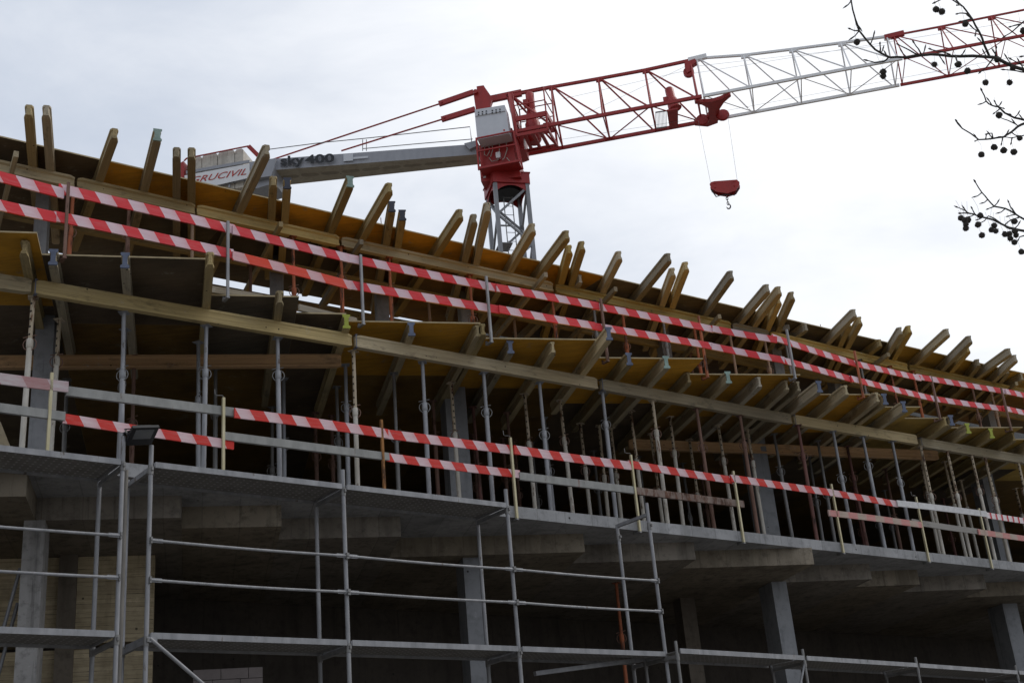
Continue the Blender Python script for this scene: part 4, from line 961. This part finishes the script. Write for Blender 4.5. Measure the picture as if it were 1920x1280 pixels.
# hoist winch platform with motor
wp_ = MB()
P1, P2, P3, P4 = cj(966, 224, -.75), cj(1024, 213, -.75), cj(1052, 229.5, -.1), None
P3 = P2 + L_ * .95 + J_ * .1; P4 = P1 + L_ * .95
Z0 = V((0, 0, 0))
for p, q in ((P1, P2), (P2, P3), (P3, P4), (P4, P1)): wp_.bar(p, q, .06, .16)
lo = [p - UP * .55 for p in (P1, P2, P3, P4)]
for p, q in zip((P1, P2, P3, P4), lo): wp_.bar(p, q, .06, .06, J_)
for p, q in zip(lo, lo[1:] + lo[:1]): wp_.bar(p, q, .05, .1)
for f in (.25, .5, .75): wp_.bar(lo[0].lerp(lo[1], f), lo[3].lerp(lo[2], f), .1, .05)
hi = [p + UP * .92 for p in (P1, P2, P3, P4)]
hp = MB()
for p, q in zip((P1, P2, P3, P4), hi): hp.tube(p, q, .022, 6)
for dz in (0, -.45):
    for p, q in zip(hi, hi[1:] + hi[:1]): hp.tube(p + UP * dz, q + UP * dz, .018, 6)
hb_ = cb(wp_, 'winch_platform', M['crane_red']); cb(hp, 'railing', M['crane_red'], hb_)
wm = MB(); s0, z0 = sz(994, 178); _, z1 = sz(997, 212); _, z2 = sz(1000, 236); _, z3 = sz(1003, 272)
wm.path([cp(s0, -.1, z0), cp(s0, -.1, z0 - .04), cp(s0, -.1, z1 + .05), cp(s0, -.1, z1), cp(s0, -.1, z1 - .02), cp(s0, -.1, z2 + .05), cp(s0, -.1, z2), cp(s0, -.1, z3 + .1), cp(s0, -.1, z3)], [.09, .13, .13, .11, .15, .2, .23, .22, .16], 18)
wm.obox(cp(s0 - .12, -.2, (z0 + z1) / 2 - .08), J_ * .08, L_ * .08, UP * .1)
wm.ring(cp(s0, -.1, z3 + .3), J_, L_, .26, .03, 18, 6)
cb(wm, 'winch_motor', M['crane_red'])
for f in (.35,): q = MB(); q.obox(cp(s0 + .5, -.55, z3 + .22), J_ * .12, L_ * .06, UP * .09); cb(q, 'winch_gearbox', M['crane_red'])
# trolley winch inside the jib
tw = MB(); a, b, c = cj(1254, 166), cj(1259, 186), cj(1266, 204)
tw.path([a, a.lerp(b, .1), b, b.lerp(c, .1), c], [.1, .13, .13, .16, .2], 14); tw.obox(b - J_ * .16, J_ * .08, L_ * .08, UP * .07)
for px in ([(1250, 206), (1271, 202), (1271, 236), (1255, 238)],): 
    q = [at(u, v, ZJ) for u, v in px]; n = 4; tw.hexa(q[::-1] + [p - UP * .05 for p in q[::-1]])
cb(tw, 'trolley_winch', M['crane_red'])
gr = MB(); q = [at(u, v, ZJ) for u, v in ((1229, 211), (1249, 208), (1250, 238), (1230, 241))]
for k in range(9): gr.bar(q[0].lerp(q[1], k / 8), q[3].lerp(q[2], k / 8), .012, .02)
for a, b in ((q[0], q[1]), (q[3], q[2])): gr.bar(a, b, .03, .03)
cb(gr, 'walk_grating', M['galv'])
ts_ = MB(); plate(ts_, [(1283, 117), (1303, 110), (1306, 116), (1297, 122), (1297, 132), (1288, 137), (1284, 128)], -.1, .1); ts_.tube(cj(1291, 134, -.06), cj(1291, 134, -.06) + L_ * .12, .16, 14); cb(ts_, 'rope_sheave', M['crane_red'])
wk = MB()
for v0, v1 in ((262, 215), (257, 209)): wk.bar(cp(sz(1055, v0 - 12)[0], .2, ZJ - .02), cp(sz(1225, v1)[0], .2, ZJ - .02), .02, .03)
# trolley plate under the chords
tr = MB(); px = [(1304, 189), (1318, 192), (1336, 191), (1352, 186), (1369, 177), (1371, 181), (1358, 192), (1350, 204), (1347, 216), (1346, 231), (1327, 238), (1303, 236), (1302, 231), (1322, 228), (1329, 216), (1327, 203), (1316, 197), (1303, 195)]
q = [at(u, v, ZJ - .12) for u, v in px]; n = len(q); q2 = [p + UP * .11 for p in q]
tr.add(q + q2, [list(range(n)), list(range(n, 2 * n))[::-1]] + [((i + 1) % n, i, n + i, n + (i + 1) % n) for i in range(n)])
trolley = cb(tr, 'trolley', M['crane_red'])
for (u, v) in ((1317, 225), (1355, 216)):
    c = at(u, v, ZJ - .13); b = MB(); b.tube(c - L_ * .05, c + L_ * .05, .17, 16); b.ring(c, J_, UP, .17, .03, 16, 6); cb(b, 'sheave', M['crane_red'], trolley)
RA, RB = at(1317, 225, ZJ - .2), at(1355, 216, ZJ - .2)
lat_r = (RA - MX).dot(L_)
ropes = MB(); HA, HB = cj(1333, 346, lat_r), cj(1383, 343, lat_r)
ropes.tube(RA - J_ * .12, HA, .0042, 5); ropes.tube(RB + J_ * .14, HB, .0042, 5); cb(ropes, 'hoist_rope', M['cable'])
jr = MB()
for a, b, la in (((1055, 186), (1285, 133), 0), ((1060, 232), (1285, 125), 0), ((1300, 125), (1660, 85), .1), ((1300, 138), (1940, 35), .1), ((1050, 262), (1310, 222), .3), ((1360, 208), (1940, 100), .3), ((955, 205), (975, 262), -.3)): jr.tube(cj(*a, la), cj(*b, la), .004, 4)
cb(jr, 'running_rope', M['cable'])
# hook block hanging from the trolley
hk = thing('hook_block', (HA + HB) / 2 + UP * .0, 'red crane hook block hanging on two thin ropes against the white sky', 'hook block')
def hkb(mb, nm, mt): return mb.build(nm, M[mt], hk, None, hk.location)
b = MB(); px = [(1331, 349), (1334, 345), (1340, 343.5), (1375, 341), (1382, 340.5), (1387, 345), (1387, 350), (1380, 361), (1364, 366), (1345, 363), (1334, 357)]
plate(b, px, lat_r - .12, lat_r - .09, 0, lat_r); plate(b, px, lat_r + .09, lat_r + .12, 0, lat_r); plate(b, [(1340, 348), (1378, 346), (1374, 358), (1344, 360)], lat_r - .088, lat_r + .088, 0, lat_r); hkb(b, 'block', 'crane_red')
b = MB()
for u, v in ((1341, 352), (1377, 349)): b.tube(cj(u, v, lat_r - .07), cj(u, v, lat_r + .07), .13, 14); b.tube(cj(u, v, lat_r - .13), cj(u, v, lat_r + .13), .02, 8)
hkb(b, 'sheave', 'crane_red')
b = MB(); 
for la in (-.1, .1):
    b.path([cj(u, v, lat_r + la) for u, v in ((1333, 355), (1343, 369), (1352, 366), (1362, 365), (1377, 366), (1385, 353))], .016, 6)
hkb(b, 'guard_bar', 'black')
ch = MB(); p = cj(1362, 366, lat_r); q = cj(1365.5, 384, lat_r)
for k in range(4):
    c = p.lerp(q, (k + .4) / 4); ax = J_ if k % 2 else L_
    ch.ring(c, ax * .5, UP, .055, .011, 12, 5)
hkb(ch, 'chain', 'galv_dark')
hh_ = MB(); c = cj(1366, 387, lat_r); hh_.path([c + J_ * (.055 * math.cos(t)) + UP * (.075 * math.sin(t) - .0) for t in [R(a) for a in range(100, -200, -25)]], [.016] * 4 + [.02] * 6 + [.014, .008], 7); hkb(hh_, 'hook', 'black')

# ------------------------------------------------------------------ plane tree in the foreground
TR = V((5.6, 6.9, 0)); tree = thing('plane_tree', TR, 'bare plane tree whose twigs and seed balls hang in at the upper right', 'tree')
mb = MB(); cr = V((5.35, 6.75, 4.0))
mb.path([TR, TR + UP * .15, TR + UP * 1.2, V((5.5, 6.8, 2.7)), cr, V((5.3, 6.9, 5.6)), V((5.5, 7.2, 7.5))], [.34, .24, .2, .18, .16, .11, .06], 12); trunk = mb.build('trunk', M['bark'], tree, None, TR)
br = MB()
def branch(px, d0, d1, r0, r1, root=None, rad_root=.05):
    n = len(px); pts = []; 
    for i, (u, v) in enumerate(px): pts.append(atd(u, v, d0 + (d1 - d0) * i / (n - 1)))
    rs = [r0 + (r1 - r0) * (i / (n - 1)) ** .8 for i in range(n)]
    if root is not None:
        a = pts[0]; mid = root.lerp(a, .5) + UP * .12; pts = [root, mid] + pts; rs = [rad_root, (rad_root + r0) / 2] + rs
    # smooth with midpoints and a little wander
    out, ro = [pts[0]], [rs[0]]
    for i in range(1, len(pts)):
        w = (pts[i] - pts[i - 1]).length * .04
        out += [pts[i - 1].lerp(pts[i], .5) + V((random.uniform(-w, w), random.uniform(-w, w), random.uniform(-w, w))), pts[i]]
        ro += [(rs[i - 1] + rs[i]) / 2, rs[i]]
    br.path(out, ro, 6); 
    b = pts[-1] - pts[-2]; b.normalize()
    br.path([pts[-1] - b * .003, pts[-1] + b * .009, pts[-1] + b * .022], [r1, r1 * 1.9, r1 * .5], 5)
    return pts
def spur(p, du, dv, L):
    dirw = (ray(960 + du, 640 + dv) - ray(960, 640)).normalized(); q = p + dirw * L * .6 + V((0, random.uniform(-.01, .01), 0)); e = q + (dirw + UP * .4).normalized() * L * .4
    br.path([p, q, e, e + (e - q).normalized() * .014], [.0032, .0026, .0038, .001], 5)
D0 = 6.6
b1 = branch([(1945, 140), (1920, 131), (1898, 124), (1872, 111), (1850, 107), (1800, 106), (1760, 103), (1730, 104), (1700, 108), (1668, 108), (1652, 100), (1632, 84), (1611, 58), (1603, 33), (1596, 2)], D0, 6.0, .0105, .0032, cr + UP * .6)
b2 = branch([(1856, 108), (1846, 86), (1836, 60), (1823, 36), (1806, 13), (1786, 0), (1772, -4), (1755, 4)], D0 - .1, 6.3, .006, .0026)
for px, d in (([(1728, 104), (1722, 92), (1714, 81)], 6.25), ([(1724, 104), (1706, 95), (1692, 88), (1686, 85)], 6.25), ([(1666, 108), (1657, 116), (1642, 118), (1627, 114)], 6.12), ([(1611, 58), (1603, 58), (1595, 55)], 6.05), ([(1782, 103), (1765, 97), (1752, 95), (1746, 93)], 6.3), ([(1650, 99), (1650, 84)], 6.1),
              ([(1866, 109), (1868, 92)], 6.55), ([(1792, 106), (1795, 116), (1792, 119)], 6.35), ([(1862, 110), (1850, 126), (1840, 134)], 6.55), ([(1836, 60), (1830, 57), (1829, 64)], 6.35), ([(1822, 36), (1812, 26), (1800, 25), (1796, 26)], 6.35), ([(1822, 36), (1803, 40)], 6.35), ([(1800, 9), (1795, 10)], 6.3),
              ([(1945, 28), (1918, 42), (1900, 58), (1886, 67)], 6.5), ([(1912, 46), (1896, 50)], 6.5), ([(1950, 128), (1915, 122), (1897, 112)], 6.6), ([(1925, 136), (1905, 133), (1884, 131)], 6.6), ([(1950, 100), (1918, 106)], 6.5)):
    branch(px, d, d - .05, .0042, .0024)
for p in b1[3:]: spur(p, random.choice((-6, 4, 8)), random.choice((-10, -8, 8)), random.uniform(.03, .06))
for p in b2[1:-1]: spur(p, random.choice((-8, 8)), -6, random.uniform(.03, .05))
b3 = branch([(1960, 232), (1920, 225), (1902, 221), (1884, 212), (1871, 200), (1860, 198), (1849, 190), (1841, 171)], 6.9, 6.6, .007, .0028, cr + UP * .1)
b4 = branch([(1960, 222), (1920, 232), (1909, 237), (1896, 248), (1882, 257), (1861, 260), (1835, 262), (1804, 241), (1794, 228)], 6.9, 6.5, .0075, .0028, cr)
for px, d in (([(1955, 252), (1920, 254), (1896, 259), (1880, 257)], 6.8), ([(1871, 200), (1866, 192)], 6.65), ([(1873, 201), (1880, 203)], 6.65), ([(1875, 204), (1866, 211)], 6.7), ([(1905, 233), (1890, 226), (1876, 221)], 6.8), ([(1884, 212), (1892, 214)], 6.7), ([(1862, 260), (1860, 250), (1853, 251)], 6.6), ([(1848, 261), (1849, 255)], 6.6), ([(1880, 257), (1878, 268)], 6.65), ([(1898, 258), (1896, 267)], 6.7), ([(1835, 262), (1830, 264)], 6.55)):
    branch(px, d, d - .03, .0036, .0022)
for p in b3[3:-1] + b4[4:-1]: spur(p, random.choice((-8, 8)), random.choice((-8, 6)), random.uniform(.025, .045))
b5 = branch([(1965, 446), (1920, 433), (1902, 429), (1880, 421), (1842, 407), (1827, 402), (1815, 400), (1801, 400)], 7.0, 6.6, .008, .003, cr - UP * .5)
b6 = branch([(1965, 438), (1920, 411), (1905, 402), (1885, 391), (1864, 387), (1852, 374), (1841, 361), (1829, 342)], 7.0, 6.7, .006, .0028, cr - UP * .4)
for px, d in (([(1820, 401), (1808, 394), (1796, 389)], 6.6), ([(1828, 402), (1823, 392)], 6.6), ([(1905, 402), (1896, 390), (1892, 381)], 6.8), ([(1905, 402), (1892, 405)], 6.8), ([(1864, 387), (1854, 391)], 6.75), ([(1880, 421), (1865, 410), (1853, 405), (1846, 414), (1836, 419)], 6.75), ([(1884, 422), (1896, 412), (1906, 409)], 6.8), ([(1925, 440), (1912, 444), (1910, 448)], 6.9)):
    branch(px, d, d - .03, .0038, .0022)
for p in b5[3:-1] + b6[3:-1]: spur(p, random.choice((-8, 8)), random.choice((-8, 6)), random.uniform(.025, .045))
br.build('branch', M['bark'], trunk, None, TR)
BALLS = [(1755, 18), (1766, 22), (1810, 45), (1607, 79), (1656, 135), (1656, 143), (1752, 121), (1797, 121), (1814, 133), (1848, 155), (1893, 155), (1900, 127), (1870, 112), (1919, 58), (1873, 216), (1912, 259), (1864, 276), (1840, 290), (1882, 282), (1901, 285),
         (1802, 409), (1815, 412), (1809, 413), (1811, 420), (1811, 428), (1834, 421), (1841, 441), (1838, 404), (1864, 423), (1859, 431), (1867, 433), (1884, 439), (1892, 439), (1894, 447), (1902, 415), (1905, 441), (1902, 454), (1903, 433), (1915, 472)]
import bmesh
for (u, v) in BALLS:
    d = 6.25 + .3 * ((u - 1600) / 320) + random.uniform(-.06, .06) + (.2 if v > 180 else 0)
    bm = bmesh.new(); bmesh.ops.create_icosphere(bm, subdivisions=3, radius=.0142 * random.uniform(.9, 1.08))
    for w in bm.verts: w.co *= 1 + .1 * (random.random() - .3) + (.16 if random.random() < .12 else 0)
    c = atd(u, v, d)
    vs = [w.co + c for w in bm.verts]; fs = [[x.index for x in f.verts] for f in bm.faces]; bm.free()
    mb = MB(); mb.add(vs, fs)
    mb.path([c, c + V((random.uniform(-.01, .01), random.uniform(-.01, .01), .05)), c + V((random.uniform(-.02, .02), 0, .1))], .0006, 3)
    for k in range(26):                                # soft bristles
        q = V((random.gauss(0, 1), random.gauss(0, 1), random.gauss(0, 1))).normalized(); mb.path([c + q * .012, c + q * random.uniform(.0165, .021)], [.0009, .0003], 3, 0, False)
    mb.build('seed_ball', M['seed'], tree, None, TR)

# ------------------------------------------------------------------ sky, sun, camera
SUN_AZ, SUN_EL = R(62), R(48)
w = bpy.data.worlds.new('World'); scene.world = w; w.use_nodes = True
nt_ = w.node_tree; bg = nt_.nodes['Background']
sky = nt_.nodes.new('ShaderNodeTexSky'); sky.sky_type = 'NISHITA'; sky.sun_disc = False; sky.sun_elevation = SUN_EL; sky.sun_rotation = SUN_AZ; sky.air_density = 1.2; sky.dust_density = 3
tc = nt_.nodes.new('ShaderNodeTexCoord')
mp_ = nt_.nodes.new('ShaderNodeMapping'); mp_.inputs['Scale'].default_value = (1.0, 1.6, 2.6); mp_.inputs['Rotation'].default_value = (0, 0, R(25)); nt_.links.new(tc.outputs['Generated'], mp_.inputs[0])
def wn(sc, det, ro):
    n = nt_.nodes.new('ShaderNodeTexNoise'); n.inputs['Scale'].default_value = sc; n.inputs['Detail'].default_value = det; n.inputs['Roughness'].default_value = ro; n.inputs['Distortion'].default_value = .4
    nt_.links.new(mp_.outputs[0], n.inputs['Vector']); return n.outputs['Fac']
n1, n2 = wn(1.7, 6, .55), wn(6, 6, .6)
dt = nt_.nodes.new('ShaderNodeVectorMath'); dt.operation = 'DOT_PRODUCT'; nt_.links.new(tc.outputs['Generated'], dt.inputs[0])
dt.inputs[1].default_value = (math.sin(SUN_AZ) * math.cos(SUN_EL), math.cos(SUN_AZ) * math.cos(SUN_EL), math.sin(SUN_EL))
def wm_(op, a, b, c=None):
    n = nt_.nodes.new('ShaderNodeMath'); n.operation = op
    for i, x in enumerate((a, b) if c is None else (a, b, c)):
        if isinstance(x, bpy.types.NodeSocket): nt_.links.new(x, n.inputs[i])
        else: n.inputs[i].default_value = x
    return n.outputs[0]
def wr_(x, a, b, c, d):
    n = nt_.nodes.new('ShaderNodeMapRange'); n.interpolation_type = 'SMOOTHSTEP'; nt_.links.new(x, n.inputs[0])
    for i, y in enumerate((a, b, c, d)): n.inputs[1 + i].default_value = y
    return n.outputs[0]
glow = wr_(dt.outputs['Value'], .45, .9, 0, 1)
cl = wm_('ADD', wm_('MULTIPLY', glow, .85), wm_('ADD', wm_('MULTIPLY', wm_('SUBTRACT', n1, .5), 1.7), wm_('MULTIPLY', wm_('SUBTRACT', n2, .5), .5)))
cf = wr_(cl, -.25, .95, 0, 1)
mx = nt_.nodes.new('ShaderNodeMix'); mx.data_type = 'RGBA'; nt_.links.new(cf, mx.inputs[0]); mx.inputs[6].default_value = (6.1, 6.75, 7.9, 1); mx.inputs[7].default_value = (11.6, 11.7, 11.9, 1)
back = wr_(dt.outputs['Value'], .2, -.6, 0, 1)           # unseen sky behind the viewer, shaped to light the front and dim the bays
mxb = nt_.nodes.new('ShaderNodeMix'); mxb.data_type = 'RGBA'; nt_.links.new(back, mxb.inputs[0]); nt_.links.new(mx.outputs[2], mxb.inputs[6]); 
sp_ = nt_.nodes.new('ShaderNodeSeparateXYZ'); nt_.links.new(tc.outputs['Generated'], sp_.inputs[0])
lum = wm_('MULTIPLY', wm_('ADD', wm_('MULTIPLY', wm_('MAXIMUM', sp_.outputs['Z'], 0.0), 2.2), .45), 6.2)
cc = nt_.nodes.new('ShaderNodeCombineXYZ')
for k_, f_ in enumerate((.98, 1.0, 1.04)): nt_.links.new(wm_('MULTIPLY', lum, f_), cc.inputs[k_])
nt_.links.new(cc.outputs[0], mxb.inputs[7])
mx2 = nt_.nodes.new('ShaderNodeMix'); mx2.data_type = 'RGBA'; mx2.inputs[0].default_value = .9; nt_.links.new(sky.outputs[0], mx2.inputs[6]); nt_.links.new(mxb.outputs[2], mx2.inputs[7])
nt_.links.new(mx2.outputs[2], bg.inputs['Color']); bg.inputs['Strength'].default_value = .1
sl_ = bpy.data.lights.new('sun', 'SUN'); sl_.energy = .9; sl_.angle = R(14); sl_.color = (1, .96, .9)
so = bpy.data.objects.new('sun', sl_); COL.objects.link(so)
sd = V((math.sin(SUN_AZ) * math.cos(SUN_EL), math.cos(SUN_AZ) * math.cos(SUN_EL), math.sin(SUN_EL)))
so.rotation_euler = sd.to_track_quat('Z', 'Y').to_euler(); so.location = (20, -10, 40)

cam = bpy.data.cameras.new('camera'); co = bpy.data.objects.new('camera', cam); COL.objects.link(co)
cam.sensor_width = 36; cam.lens = F / 1920 * 36; cam.clip_start = .1; cam.clip_end = 2000
Rv = V((1, 0, 0)); Uv = V((0, -math.sin(PITCH), math.cos(PITCH))); Fv = V((0, math.cos(PITCH), math.sin(PITCH)))
ix = Rv * UY + Uv * UX; iy = Uv * UY - Rv * UX
m = Matrix((ix, iy, -Fv)).transposed().to_4x4(); m.translation = CAM
co.matrix_world = m
scene.camera = co
scene.view_settings.view_transform = 'Standard'; scene.view_settings.look = 'None'; scene.view_settings.gamma = 1; scene.view_settings.exposure = 0
for o_ in COL.objects:
    lab_ = o_.get('label')
    if lab_ and not 4 <= len(lab_.replace(',', '').split()) <= 16: print('LABEL', len(lab_.split()), o_.name, lab_)
